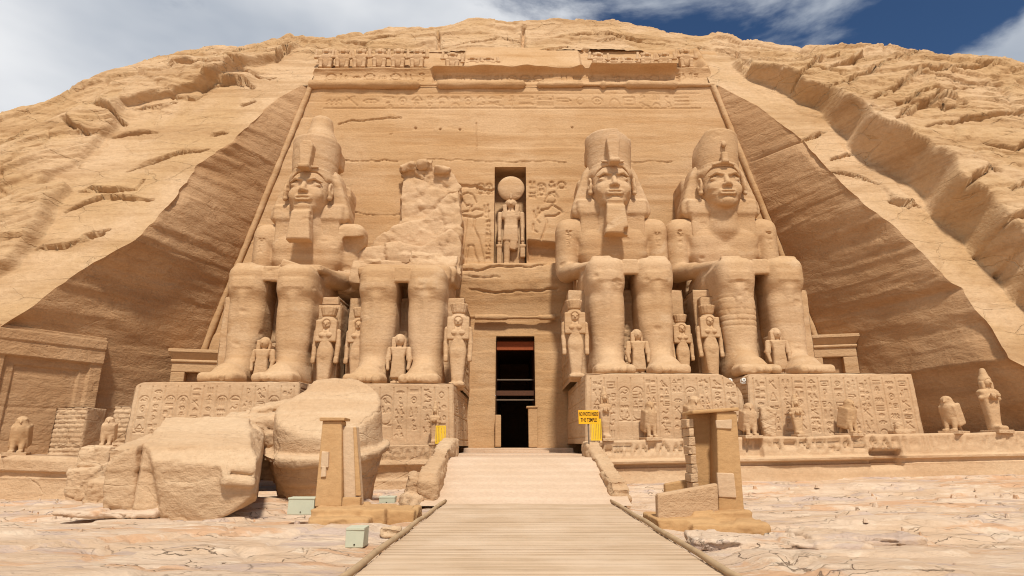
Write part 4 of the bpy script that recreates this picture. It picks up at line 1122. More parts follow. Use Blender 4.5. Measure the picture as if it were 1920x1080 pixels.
def make_throne(root, seed, w=3.15, top=5.05, back=True, bz=14.1):
    g = random.Random(seed); loc = np.array(root.location)
    relief_box('throne', root, (-w, 3.35, 0), (w, 9.1, top), glyph_fill(g, w - .45, .3, w + .45, 5.0, .85, False, False, .04), glyph_fill(g, .3, .3, 4.8, top - .2, .9, True, True, .035), glyph_fill(g, .3, .3, 4.8, top - .2, .9, True, True, .035), .06, .07, .06, ST, seed, off=tuple(loc))
    if back:
        v = Vol((-2.6, 6.0, 4.5), (2.6, 10.4, bz + 1), .1)
        v.add(bx(-1.95, 1.95, 7.6, 10.2, 4.6, bz, .35))
        v.sub(rbox((1.4, 7.4, bz), (.8, .6, .7), .2, (.2, .3, .2)), .2)
        vol_obj('back_pillar', v, ST, root, None, dict(amp=.06, fr=.7, strata=.05, seed=seed), tuple(loc))

PZ = 5.0                                            # height of the pedestal tops
YC = 28.05
def colossus(X, z, label, arms, crown, seed, beard=True, chip=None, extra=None, uworn=False):
    root = empty('seated_colossus', (X, YC, z), label, 'statue', 'seated giants in front of the facade')
    make_body('body', root, arms, seed, extra)
    nm = make_nemes(root, seed + 1); cr_ = make_crown(root, crown, seed + 2); ur = make_uraeus(root, uworn); nm.scale = cr_.scale = (HS, HS, HS); ur.parent = nm; ur.location = (0, 0, 0)
    if beard: make_beard(root, chip).scale = (HS, HS, HS)
    make_throne(root, seed + 3, bz=13.9)
    # names cut in the upper arms and on the breast
    return root
def brick_leg(v):
    X, Y, Z = v.ax[0][:, None, None], v.ax[1][None, :, None], v.ax[2][None, None, :]
    row = np.floor(Z / .30); zz = abs(Z / .30 - row - .5); 
    u = X * 1.0 + Y * .35; q = u / .75 + .37 * (row % 3); vv = abs(q - np.floor(q) - .5)
    g = np.maximum(sst(.36, .5, zz), sst(.44, .5, vv))
    msk = sst(.2, -.1, X) * sst(2.4, 2.9, Z) * sst(5.0, 4.5, Z) * (Y < 3.2)
    g = g * (vn(X * .9, Y * .5, Z * 1.1, 17) > -.25)
    v.d += (.05 * g * msk - .015 * msk).astype(F32)
colossus(-12.7, PZ - .38, 'seated stone king with tall double crown and long beard, leftmost of the four giants', (1, 2), 'double', 201)
colossus(6.26, PZ, 'complete seated stone king with flat-topped crown and square beard, just right of the temple doorway', (1, 1), 'stump', 231, chip=(.55, 3.6, 9.1))
colossus(13.15, PZ, 'seated stone king without a beard, chipped crown and brick-patched shin, rightmost giant', (1, 1), 'worn', 261, beard=False, extra=brick_leg, uworn=True)

# the broken one: legs, lap and throne only, with the scar of the fallen body behind
rb = empty('broken_colossus', (-5.78, YC, PZ - .45), 'seated giant broken off above the lap, only legs and knees left, beside the doorway', 'statue', 'seated giants in front of the facade')
v = Vol((-4.0, -.6, -.25), (4.0, 9.2, 8.2), .06)
body_common(v, None)
v.add(rbox((0, 4.6, 6.1), (2.35, 2.2, .5), .3, (-.08, 0, .05)), .15)
v.add(rbox((-1.9, 3.6, 6.45), (.9, 1.3, .22), .12, (.1, -.1, .2)), .1); v.add(rbox((1.9, 4.4, 6.5), (.8, 1.4, .45), .2, (.15, .2, 0)), .1)
vol_obj('body', v, ST, rb, None, dict(amp=.025, fr=.9, strata=.022, seed=291), tuple(rb.location))
make_throne(rb, 295, back=False)
v = Vol((-6.6, 4.4, 4.0), (3.4, 12.2, 17.6), .11)
x_ = lambda px, py, Y=36.2: at(px, py, Y)[0] + 5.78
def zl(px, py, Y=36.2): return at(px, py, Y)[2] - (PZ - .45)
slab = [(x_(745,410), zl(745,410)), (x_(752,306,36.6), zl(752,302,36.6)), (x_(785,306,36.6), zl(785,316,36.6)), (x_(800,306,36.6), zl(800,304,36.6)), (x_(838,306,36.6), zl(838,312,36.6)), (x_(850,306,36.6), zl(850,322,36.6)), (x_(862,340,36.6), zl(862,345,36.6)), (x_(852,400), zl(852,400)), (x_(862,500), 6.0), (x_(650,500), 6.0), (x_(655,485), zl(655,480)), (x_(700,440), zl(700,440)), (x_(735,415), zl(738,415))]
v.add(extr(slab, 9.0, 11.4, 'y', .06))
def pz(*pts, Y=36.6): return [(x_(a, b, Y), zl(a, b, Y)) for a, b in pts]
v.add(extr(pz((700, 446), (742, 420), (800, 404), (838, 366), (860, 352), (866, 420), (860, 505), (684, 505), Y=36.2), 8.25, 11, 'y', .05), .04)      # thicker sheet left on the lower right
v.add(extr(pz((650, 484), (690, 462), (742, 452), (790, 462), (846, 430), (864, 448), (864, 515), (640, 515), Y=35.2), 7.1, 11, 'y', .05), .04)
v.add(rbox((.9, 6.3, 6.6), (1.4, 2.0, .9), .08, (-.38, .10, .1)), .04); v.add(rbox((-1.6, 6.2, 6.3), (1.9, 2.0, .75), .08, (-.32, .06, -.1)), .04); v.add(rbox((-3.6, 7.0, 6.2), (1.3, 1.6, .8), .08, (-.3, -.05, .2)), .04)
v.cut((0, 8.05, 9.4), (.05, -.80, .60)) if False else None
for (a, b, c) in ((-1.45, 8.95, 15.75), (-.2, 8.98, 15.95), (.95, 8.9, 15.45)): v.add(rbox((a, b, c), (.50, .34, .28), .05, (.55, .25 * a, .12)), .02)
v.sub(rbox((-.25, 8.75, 15.1), (1.8, .30, .14), .04, (.1, .05, 0)), .03)
rock_obj('broken_back', v, M['ruinlight'], rb, (1.6, .6, .22), 299, .10, 1.2, off=tuple(rb.location))

# ------------------------------------------------------------------ ground, terrace, ramp, walkway
def ground_z(x, y):
    return .015 * np.asarray(x) * sst(8, 25, np.asarray(y))
gx = np.concatenate([-np.geomspace(3000, 31, 24), np.arange(-30, 30.01, .10), np.geomspace(31, 3000, 24)])
gy = np.concatenate([-np.geomspace(3000, 6, 20), np.arange(-4, 5.5, .8), np.arange(5.6, 17, .075), np.arange(17, 27.5, .11), np.arange(28, 60, 4), np.geomspace(64, 3000, 20)])
GX, GY = np.meshgrid(gx, gy)
near = sst(4.5, 6.5, GY) * sst(30, 27, abs(GX))
u_ = fbm(GX * .10, GY * .30, 0, 4, 401) * 1.7 + .30 * fbm(GX * .55, GY * 1.1, 0, 4, 403)
lay = 0
for (h_, q_) in ((.40, .13), (.15, .035)):
    k_ = u_ / h_ + .1 * vn(GX * 1.2, GY * 1.2, 0, 405); fl = np.floor(k_); fr_ = k_ - fl
    lay = lay + q_ * (fl + sst(.985, 1.0, fr_)) * .5
hh_, du_, dv_, ee_ = worley(GX * .45 + .6 * fbm(GX * .5, GY * .5, 0, 3, 407), GY * .8 + .5 * fbm(GX * .5, GY * .5, 0, 3, 409), 411)
ck_ = np.exp(-(ee_ / .055) ** 2) * sst(-.1, .25, vn(GX * .3, GY * .3, 0, 413))
GZ = ground_z(GX, GY) + near * (lay - .03 + .02 * fbm(GX * 2.2, GY * 3.0, 0, 3, 415) - .12 * ck_)
# swept clear round the walkway
wk = sst(3.6, 2.9, abs(GX - .4)) * sst(24, 21, GY); GZ = GZ * (1 - wk) + wk * -.06
GZ = np.where(GY > 27, ground_z(GX, GY) - .3, GZ)
g_ = mesh_obj('ground', np.stack([GX, GY, GZ], -1).reshape(-1, 3), grid_faces(len(gy), len(gx)), M['ground']); tag(g_, kind='structure')

def zpx(px, py, Y): return at(px, py, Y)[2]
TY = 26.5
def sweep_wall(name, xs, ztop, zbot, prof, strokes, mat, seed, label=None, breaks=(), back=.9, kind=None, parent=None, loc=None):
    """long low wall along x; prof = [(t, outward)], t 0 at the foot, 1 at the top; strokes in (x, t*height) units"""
    n = len(xs); tt = np.unique(np.concatenate([np.interp(np.linspace(0, 1, 70), np.linspace(0, 1, len(prof)), [p[0] for p in prof])]))
    o = np.interp(tt, [p[0] for p in prof], [p[1] for p in prof])
    X = np.repeat(xs[None], len(tt), 0); Z = zbot(xs)[None] + tt[:, None] * (ztop(xs) - zbot(xs))[None]
    out_ = np.repeat(o[:, None], n, 1)
    H = (ztop(xs) - zbot(xs)).mean()
    if strokes:
        ru = np.arange(xs[0], xs[-1], .04); rw = np.arange(0, H, .03); RU_, RW_ = np.meshgrid(ru, rw); m = raster(RU_, RW_, strokes, .026, .03)
        j = np.clip((X - xs[0]) / .04, 0, m.shape[1] - 1).astype(int); i = np.clip(tt[:, None] * H / .03 + 0 * X, 0, m.shape[0] - 1).astype(int)
        out_ = out_ - .085 * m[i, j]
    mould = out_ - .0
    wear = sst(-.25, .45, fbm(X * .28, seed, 0, 3, seed))
    out_ = out_ * (.8 + 1.2 * wear) + .05 * fbm(X * .7, seed, Z * 1.3, 4, seed + 1) + .02 * fbm(X * 2.5, seed, Z * 4, 3, seed + 2)
    for (a, b, t0, t1, dd) in breaks:
        out_ = out_ - dd * sst(a - .08, a, X) * sst(b + .08, b, X) * (sst(t0 - .04, t0, tt) * sst(t1 + .04, t1, tt))[:, None]
    Y = TY - out_
    Zt = Z + .05 * fbm(X * .6, 0, 0, 3, seed + 4) * sst(.8, 1, tt)[:, None]
    front = np.stack([X, Y, Zt], -1)
    topb = np.stack([xs, np.full(n, TY + back), Zt[-1]], -1)[None]; topc = np.stack([xs, np.full(n, TY + back), Zt[-1] - .3], -1)[None]
    sk = front[:1] - np.array([0, 0, .7]); V = np.concatenate([sk, front, topb, topc], 0); rows = V.shape[0]
    f = grid_faces(rows, n).tolist()
    # closed ends
    f.append([i * n for i in range(rows)][::1]); f.append([i * n + n - 1 for i in range(rows)][::-1])
    o_ = mesh_obj(name, V.reshape(-1, 3), f, mat, parent, loc)
    return o_
PROF = [(0,.10),(.02,.10),(.36,.04),(.40,.05),(.42,-.03),(.47,-.02),(.50,.16),(.555,.18),(.575,.02),(.60,.0),(.985,.0),(1,-.05)]
trx = np.arange(3.35, 27, .045)
ztR = lambda x: np.interp(x, [3.4, 10.7, 23.5, 27], [zpx(1110,826,TY), zpx(1390,820,TY), zpx(1915,808,TY), zpx(1915,808,TY)])
zbR = lambda x: np.interp(x, [3.4, 10.7, 23.5, 27], [zpx(1130,914,TY), zpx(1400,908,TY), zpx(1915,897,TY), zpx(1915,897,TY)]) - .06
HR = float((ztR(trx) - zbR(trx)).mean())
bandR = glyph_fill(random.Random(31), 3.6, HR * .66, 26.6, HR * .95, HR * .3, True, False, .026)
tr = sweep_wall('terrace_wall', trx, ztR, zbR, PROF, bandR, M['pedestal'], 501, breaks=((15.6, 16.9, .36, .66, .55), (9.9, 10.9, .6, 1, .3), (3.3, 3.5, .4, 1, .3)), loc=(14, TY, 0))
tag(tr, 'long low terrace wall with a band of carved signs, under the right-hand giants', 'wall', 'terrace walls')
tlx = np.arange(-9.6, -2.55, .045)
ztL = lambda x: np.interp(x, [-9, -3], [zpx(715,836,TY), zpx(840,834,TY)]); zbL = lambda x: np.interp(x, [-9, -3], [zpx(600,936,TY), zpx(830,930,TY)]) - .1
HL = float((ztL(tlx) - zbL(tlx)).mean())
PROF2 = [(0,-.05),(.05,-.05),(.3,-.12),(.5,-.05),(.60,.10),(.68,.02),(.70,.0),(.985,.0),(1,-.04)]
tl = sweep_wall('terrace_wall', tlx, ztL, zbL, PROF2, glyph_fill(random.Random(33), -9.4, HL * .72, -2.75, HL * .95, HL * .24, True, True, .026), M['block'], 511, breaks=((-7.2, -3.4, .38, .6, .14),), loc=(-6, TY, 0))
tag(tl, 'short terrace wall with a sign band above dark worn stone, left of the ramp', 'wall', 'terrace walls')
tfx = np.arange(-30, -18.3, .06)
ztF = lambda x: np.interp(x, [-30, -23, -18.4], [zpx(20,850,TY), zpx(20,850,TY), zpx(200,856,TY) - .1]); zbF = lambda x: np.interp(x, [-23, -18], [zpx(0,936,TY), zpx(200,932,TY)]) - .1
PROF3 = [(0,.10),(.02,.08),(.45,.0),(.50,.02),(.52,-.10),(.62,-.06),(.66,.12),(.9,.16),(.98,.08),(1,-.05)]
tf = sweep_wall('terrace_wall', tfx, ztF, zbF, PROF3, None, M['block'], 521, back=1.2, loc=(-22, TY, 0))
tag(tf, 'worn plain terrace wall at the far left edge, below the left falcons', 'wall', 'terrace walls')
# terrace floors behind the walls and the floor of the entrance passage
def floor_sheet(name, x0, x1, y0, y1, zf, mat, seed, step=.15):
    xs = np.arange(x0, x1 + .01, step); ys = np.arange(y0, y1 + .01, step); X, Y = np.meshgrid(xs, ys)
    Z = zf(X) + .03 * fbm(X * .8, Y * .8, 0, 3, seed) + 0 * X
    o = mesh_obj(name, np.stack([X, Y, Z], -1).reshape(-1, 3), grid_faces(len(ys), len(xs)), mat); tag(o, kind='structure'); return o
floor_sheet('terrace_floor', 3.3, 27, TY + .5, 36.6, lambda x: ztR(x) - .1, M['ground'], 531)
floor_sheet('terrace_floor', -10, -2.6, TY + .5, 36.6, lambda x: ztL(x) - .1, M['ground'], 533)
floor_sheet('terrace_floor', -30, -9.9, TY + .5, 36.6, lambda x: ztF(x) - .08, M['ground'], 535)
# passage floor with two low steps up to the door
b = MB()
rg = random.Random(61)
b.box((-2.7, 23.1, -.3), (3.4, 28.0, zpx(975, 858, 23.0)), .0)
L0 = zpx(975, 858, 23.0)
b.box((-2.7, 28.0, -.3), (3.4, 33.6, L0 + .06)); b.box((-2.7, 33.6, -.3), (3.4, 37.4, 1.59))
b.box((-1.5, 32.6, L0), (2.0, 33.7, L0 + .17)); 
o = b.build('passage_floor', M['step'], bevel=.03); tag(o, kind='structure')
# stone ramp of shallow worn steps
ry = np.arange(18.3, 23.2, .05); rxx = np.arange(-2.75, 3.56, .07); RX, RY = np.meshgrid(rxx, ry)
t = (RY + .05 * vn(RX * .5, 0, 0, 541) - 18.4) / 4.7
q = t * 7; st_ = (np.floor(q) + sst(.72, 1.0, q - np.floor(q))) / 7
RZ = .02 + (L0 - .0) * np.clip(.25 * st_ + .75 * t, 0, 1) + .02 * fbm(RX * .9, RY * 1.2, 0, 4, 543)
RZ[-1] = L0 + .004; RZ = np.minimum(RZ, L0 + .004)
o = mesh_obj('ramp', np.stack([RX, RY, RZ], -1).reshape(-1, 3), grid_faces(len(ry), len(rxx)), M['step']); tag(o, kind='structure')

# plank walkway
walk = MB(); y = 3.0; rg = random.Random(71)
cxw = lambda yy: .36 + .012 * (yy - 8)
while y < 18.75:
    w_ = rg.uniform(.125, .15); zz = .055 + rg.uniform(-.004, .004)
    walk.box((cxw(y) - 2.5 + rg.uniform(-.02, .02), y, zz - .04), (cxw(y) + 2.5 + rg.uniform(-.02, .02), y + w_ - rg.uniform(.010, .022), zz + rg.uniform(-.003, .003)), .002, rg)
    y += w_
wo = walk.build('walkway', M['plank']); tag(wo, kind='structure')
for sx, (a0, a1) in ((-1, (640, 830)), (1, (1370, 1150))):
    pts = []
    for i in range(24):
        yy = 3.0 + 15.9 * i / 23; pts.append((cxw(yy) + sx * (2.53 + .015 * math.sin(i * 1.3)), yy, .105 + .006 * math.sin(i * 2.1)))
    b = MB(); b.tube(pts, .052, 8)
    e = b.build('edge_rail', M['wood'], loc=(cxw(3) + sx * 2.53, 3, .06), smooth=True)
    tag(e, 'thin timber pole lying along the %s edge of the plank walkway' % ('left' if sx < 0 else 'right'), 'rail', 'edge poles of the walkway')

# rough stone kerb walls beside the ramp
def kerb_wall(name, pts, half, seed, label):
    lo = np.min([p[:3] for p in pts], 0) - 1.0; hi = np.max([p[:3] for p in pts], 0) + 1.0; lo[2] = -.6
    v = Vol(lo, hi, .06)
    P = [(pts[0][1], -.5)] + [(p[1], p[2]) for p in pts] + [(pts[-1][1] + .4, pts[-1][2]), (pts[-1][1] + .4, -.5)]
    v.add(extr(P[::-1], pts[0][0] - half, pts[0][0] + half, 'x', .06))
    for p in pts: v.add(rbox((p[0] + .04 * math.sin(p[1] * 5), p[1] + .5, p[2] - .42), (half * 1.12, .7, .38), .10, (math.atan2(pts[-1][2] - pts[0][2], pts[-1][1] - pts[0][1]), 0, 0)), .05)
    o = rock_obj(name, v, M['block'], None, (1.6, .5, .2), seed, .07); c = pts[0]
    me = o.data; a = np.empty(len(me.vertices) * 3, F32); me.vertices.foreach_get('co', a); a = a.reshape(-1, 3) - np.array([c[0], c[1], 0], F32); me.vertices.foreach_set('co', a.ravel()); o.location = (c[0], c[1], 0)
    tag(o, label, 'kerb wall', 'rough kerb walls of the ramp'); return o
kerb_wall('kerb_wall', [(-2.62, 19.1, .90), (-2.62, 21.0, 1.25), (-2.60, 23.4, 1.75), (-2.62, 25.4, 2.0)], .27, 551, 'rough sloping stone kerb wall on the left side of the ramp')
kerb_wall('kerb_wall', [(3.34, 19.3, .66), (3.34, 21.3, 1.02), (3.34, 23.4, 1.48), (3.34, 25.2, 1.85)], .28, 561, 'rough sloping stone kerb wall on the right side of the ramp')
v = Vol((-4.2, 18.2, -.5), (-2.4, 21.5, 1.5), .06)
v.add(rbox((-3.0, 19.6, .2), (.42, .6, .62), .15, (.1, .2, .2))); v.add(rbox((-3.1, 18.95, .0), (.3, .3, .3), .1, (.1, .2, .5)), .1)
o = rock_obj('boulder', v, M['block'], None, (.6, .25), 571, .2); tag(o, 'rough loose stone leaning on the foot of the left ramp kerb', 'boulder')

# ------------------------------------------------------------------ pedestals of the giants
PED = [(-17.6, -9.75, PZ - .40, 'carved pedestal block under the leftmost giant, behind the fallen boulders', 601, 1.2, [(-16.9, 4.0, .7, 'l')]),
       (-9.6, -2.62, PZ - .47, 'carved pedestal block under the broken giant, just left of the ramp', 611, 1.7, None),
       (3.32, 10.75, PZ - .03, 'carved pedestal block with ring-topped name signs, just right of the ramp', 621, 1.8, [(9.3, 3.4, 1.45, 'r')]),
       (10.85, 18.75, PZ - .03, 'carved pedestal block under the rightmost giant, cracked at its left corner', 631, 1.9, [(11.2, 3.9, .5, 'l')])]
for (x0, x1, zt, lab, sd_, zb, cor) in PED:
    g = random.Random(sd_); W, D, H = x1 - x0, 8.9, zt - zb; c = ((x0 + x1) / 2, 27.45, zb)
    sf = glyph_fill(g, .25, .25, W - .25, H - .22, .62, False, True, .012)
    sl_ = glyph_fill(g, .2, .3, D - .2, H - .3, .9, True, True, .014)
    p_ = empty('pedestal', c, lab, 'pedestal', 'pedestals of the giants')
    cr = [(a - c[0], b_ - c[2], r_, m_) for (a, b_, r_, m_) in cor] if cor else None
    relief_box('block', p_, (x0 - c[0], 0, 0), (x1 - c[0], D, H), sf, sl_, sl_, .026, .045, .05, M['pedestal'], sd_, cr, off=c, taper=.03)
# ---------------- fallen pieces
def shear(o, k, y0):
    me = o.data; a = np.empty(len(me.vertices) * 3, F32); me.vertices.foreach_get('co', a); a = a.reshape(-1, 3); a[:, 0] -= k * (a[:, 1] - y0); me.vertices.foreach_set('co', a.ravel()); me.update()
def tilt_x(o, a, c):
    me = o.data; q = np.empty(len(me.vertices) * 3, F32); me.vertices.foreach_get('co', q); q = q.reshape(-1, 3); y, z = q[:, 1] - c[0], q[:, 2] - c[1]
    q[:, 1], q[:, 2] = c[0] + y * math.cos(a) - z * math.sin(a), c[1] + y * math.sin(a) + z * math.cos(a); me.vertices.foreach_set('co', q.ravel()); me.update()
def to_local(o, c):
    me = o.data; a = np.empty(len(me.vertices) * 3, F32); me.vertices.foreach_get('co', a); a = a.reshape(-1, 3) - np.array(c, F32); me.vertices.foreach_set('co', a.ravel()); o.location = c; me.update()
v = Vol((-12.2, 15.2, -.8), (-5.4, 21.6, 4.0), .06)
pr_ = [(16.35, -.6), (16.05, 1.35), (16.45, 1.72), (19.4, 2.62), (20.4, 2.3), (20.6, -.6)]
v.add(extr(pr_, -10.02, -6.75, 'x', .06))
v.sub(rbox((-6.4, 16.4, -.15), (1.9, 3.2, .55), .2, (0, -.42, 0)), .1)        # undercut right end
v.sub(rbox((-6.3, 17.0, 2.4), (.9, 3.0, .5), .2, (0, .45, 0)), .1)
v.sub(rbox((-9.85, 15.95, .75), (.45, .5, .85), .15, (0, -.35, .25)), .1)      # broken hollow in the front
v.add(cap((-7.6, 16.05, 1.25), (-6.95, 16.1, 1.18), .13), .08); v.add(cap((-7.65, 16.0, 1.2), (-7.6, 16.02, .85), .12), .08); v.add(cap((-7.6, 16.02, .85), (-6.95, 16.1, .8), .12), .08)
v.cut((-8, 16.25, 1.50), (.06, -.80, .60)); v.cut((-6.95, 17.2, 1.75), (.78, -.12, .62)); v.cut((-6.80, 16.3, .75), (.97, -.22, .06)); v.cut((-7.35, 16.1, .10), (.62, -.30, -.72)); v.cut((-9.85, 16.3, .8), (-.86, -.50, .05)); v.cut((-8.5, 16.12, .5), (-.12, -.93, -.34))
o = rock_obj('fallen_block', v, M['block'], None, (1.3, .45, .16), 701, .045, 1.2); shear(o, .40, 16.4); to_local(o, (-8.4, 17.8, -.1)); tag(o, 'big fallen torso block with slanted top and carved ear-like ridge left of the barrel-shaped boulder', 'fallen rock', 'fallen pieces of the broken giant')
v = Vol((-12.6, 15.6, -.8), (-8.4, 22, 3.6), .06)
v.add(rbox((-10.72, 18.45, .72), (.40, 1.95, 1.32), .08, (.17, -.06, .12)))
o = rock_obj('fallen_block', v, M['block'], None, (1.6, .6, .25), 711, .05, 1.4); to_local(o, (-10.5, 18.5, -.1)); tag(o, 'narrow wedge-shaped fallen block at the left end of the big torso block', 'fallen rock', 'fallen pieces of the broken giant')
v = Vol((-10.6, 19.2, .5), (-5.8, 24, 4.2), .06)
v.add(rbox((-8.9, 21.6, 2.35), (1.5, 1.3, .55), .2, (.22, -.16, .12))); v.add(rbox((-8.5, 22.2, 2.95), (.9, 1.0, .36), .15, (.2, -.2, .1)), .05); v.add(rbox((-8.3, 21.8, 1.4), (1.7, 1.2, 1.0), .2), .1)
o = rock_obj('fallen_block', v, M['block'], None, (1.4, .5), 721, .12, .8); to_local(o, (-8.2, 21.7, 0.6)); tag(o, 'layered fallen slab behind the torso block and below the left pedestal', 'fallen rock', 'fallen pieces of the broken giant')
v = Vol((-9.2, 18.2, -.8), (-3.6, 24.6, 5.2), .065)
v.add(cone((-6.42, 21.15), 1.38, 1.95, -.6, 1.62, .08)); v.add(cone((-6.42, 21.15), 2.10, 2.16, 1.52, 1.80, .05), .03)
v.add(cone((-6.38, 21.25), 1.84, 1.66, 1.4, 4.6, .2), .08)
v.sub(rbox((-6.35, 20.15, 4.92), (5.0, 5.0, 2.0), .06, (.42, .07, 0)), .16); v.sub(rbox((-8.65, 21.2, 3.7), (1.0, 3, .8), .2, (0, -.6, 0)), .2)
o = rock_obj('fallen_boulder', v, M['block'], None, (2.4, .9, .3), 731, .035, 1.5); tilt_x(o, R(12), (21.2, 1.0)); to_local(o, (-6.4, 21.2, -.2)); tag(o, 'big barrel-shaped fallen boulder with a projecting rim, behind the left plastered pillar', 'fallen rock', 'fallen pieces of the broken giant')

# ------------------------------------------------------------------ smaller statues (local: feet at z = 0, facing -y)
LOC0 = (0, 0, 0)
def queen_parts(root, seed):
    v = Vol((-1.1, -.9, -.15), (1.1, .9, 4.7), .045)
    v.add(extr([(-.26, 0), (.26, 0), (.34, .9), (.42, 1.75), (.40, 2.1), (.28, 2.55), (.42, 2.95), (-.42, 2.95), (-.28, 2.55), (-.40, 2.1), (-.42, 1.75), (-.34, .9)], -.28, .28, 'y', .16)); v.add(ell((0, -.02, 1.85), (.38, .32, .42)), .1)
    v.add(rbox((0, .02, 2.95), (.50, .27, .28), .2), .12); v.both(lambda s: ell((s*.2, -.25, 2.85), (.16, .14, .15)), .06)
    v.both(lambda s: cap((s*.56, .05, 3.08), (s*.62, .02, 2.3), .15, .13), .06); v.both(lambda s: cap((s*.62, .02, 2.3), (s*.60, -.06, 1.6), .13, .11), .05); v.both(lambda s: rbox((s*.6, -.08, 1.48), (.11, .13, .16), .06), .05)
    v.add(rbox((0, -.14, .12), (.40, .46, .12), .1), .08); v.sub(cap((0, -.32, .2), (0, -.34, 1.5), .045), .05)
    v.add(ell((0, -.02, 3.48), (.27, .30, .36))); v.add(cap((0, .05, 3.0), (0, .05, 3.3), .17), .05); v.add(cap((0, -.30, 3.53), (0, -.37, 3.42), .05, .06), .04); v.add(ell((0, -.29, 3.30), (.10, .05, .035)), .03); v.both(lambda s: ell((s*.12, -.28, 3.54), (.08, .05, .04)), .02)
    v.add(bx(-.30, .30, .2, .9, -.1, 3.5, .06), .05)
    vol_obj('body', v, ST, root, None, dict(amp=.02, fr=1.6, strata=.01, seed=seed))
    v = Vol((-1.0, -.7, 2.2), (1.0, .8, 4.8), .045)
    v.add(ell((0, .08, 3.62), (.42, .40, .38))); v.both(lambda s: rbox((s*.36, -.08, 3.1), (.20, .20, .62), .06), .06); v.sub(ell((0, -.35, 3.42), (.24, .3, .32)), .03)
    v.add(cone((0, .08), .34, .46, 3.92, 4.46, .05)); X, Y, Z = v.ax[0][:, None, None], v.ax[1][None, :, None], v.ax[2][None, None, :]
    v.d += (.014 * np.cos(np.arctan2(X, Y - .08) * 14) * sst(3.95, 4.0, Z)).astype(F32)
    vol_obj('headdress', v, ST, root, None, dict(amp=.015, fr=2, strata=0, seed=seed + 1))
def prince_parts(root, seed):
    v = Vol((-.8, -.7, -.1), (.8, .9, 2.4), .035)
    v.add(extr([(-.30, .25), (.30, .25), (.24, 1.1), (.34, 1.5), (-.34, 1.5), (-.24, 1.1)], -.22, .22, 'y', .08)); v.both(lambda s: cap((s*.13, 0, .02), (s*.13, 0, .4), .12), .05); v.both(lambda s: rbox((s*.13, -.14, .06), (.11, .24, .07), .05), .04)
    v.both(lambda s: cap((s*.38, 0, 1.42), (s*.44, -.05, .95), .10, .085), .06); v.both(lambda s: extr([(s*.30, 1.45), (s*.56, 1.0), (s*.30, .95)], -.12, .16, 'y', .05), .05)
    v.both(lambda s: cap((s*.44, -.05, .95), (s*.40, -.12, .62), .08, .07), .04)
    v.add(cap((0, 0, 1.45), (0, 0, 1.62), .11), .05); v.add(ell((0, -.02, 1.78), (.20, .22, .25))); v.add(cap((0, -.22, 1.82), (0, -.26, 1.74), .035), .03)
    v.add(bx(-.22, .22, .15, .8, -.05, 1.75, .05), .05)
    vol_obj('body', v, ST, root, None, dict(amp=.015, fr=2.2, strata=.0, seed=seed))
    v = Vol((-.7, -.6, 1.2), (.7, .6, 2.3), .035)
    v.add(ell((0, .05, 1.84), (.225, .23, .21))); v.add(rbox((-.20, -.04, 1.58), (.09, .12, .32), .04), .04); v.sub(ell((.02, -.25, 1.74), (.19, .22, .20)), .02); v.both(lambda s: rbox((s*.18, .1, 1.62), (.07, .10, .22), .03), .04)
    vol_obj('hair', v, ST, root, None, dict(amp=.01, fr=2, strata=0, seed=seed))
def falcon_parts(root, seed):
    v = Vol((-.7, -.8, -.1), (.7, 1.0, 1.8), .03)
    v.add(ell((0, .05, .80), (.33, .33, .55))); v.add(ell((0, -.06, 1.05), (.30, .28, .34)), .1); v.add(ell((0, -.08, 1.36), (.22, .24, .20)), .08)
    v.add(cap((0, -.27, 1.38), (0, -.36, 1.27), .07, .035), .03); v.both(lambda s: ell((s*.14, -.23, 1.42), (.05, .05, .04)), .02)
    v.both(lambda s: rbox((s*.28, .12, .72), (.08, .28, .48), .07, (.28, 0, s*-.12)), .05); v.add(rbox((0, .42, .30), (.17, .08, .42), .06, (.45, 0, 0)), .06)
    v.both(lambda s: cap((s*.15, -.08, .5), (s*.15, -.14, .1), .13, .09), .06); v.both(lambda s: rbox((s*.15, -.24, .06), (.10, .18, .06), .04), .03)
    vol_obj('body', v, ST, root, None, dict(amp=.02, fr=2.5, strata=0, seed=seed))
    b = MB(); b.box((-.42, -.45, -.12), (.42, .62, .03), .01, random.Random(seed)); b.build('base', M['block'], root, bevel=.02)
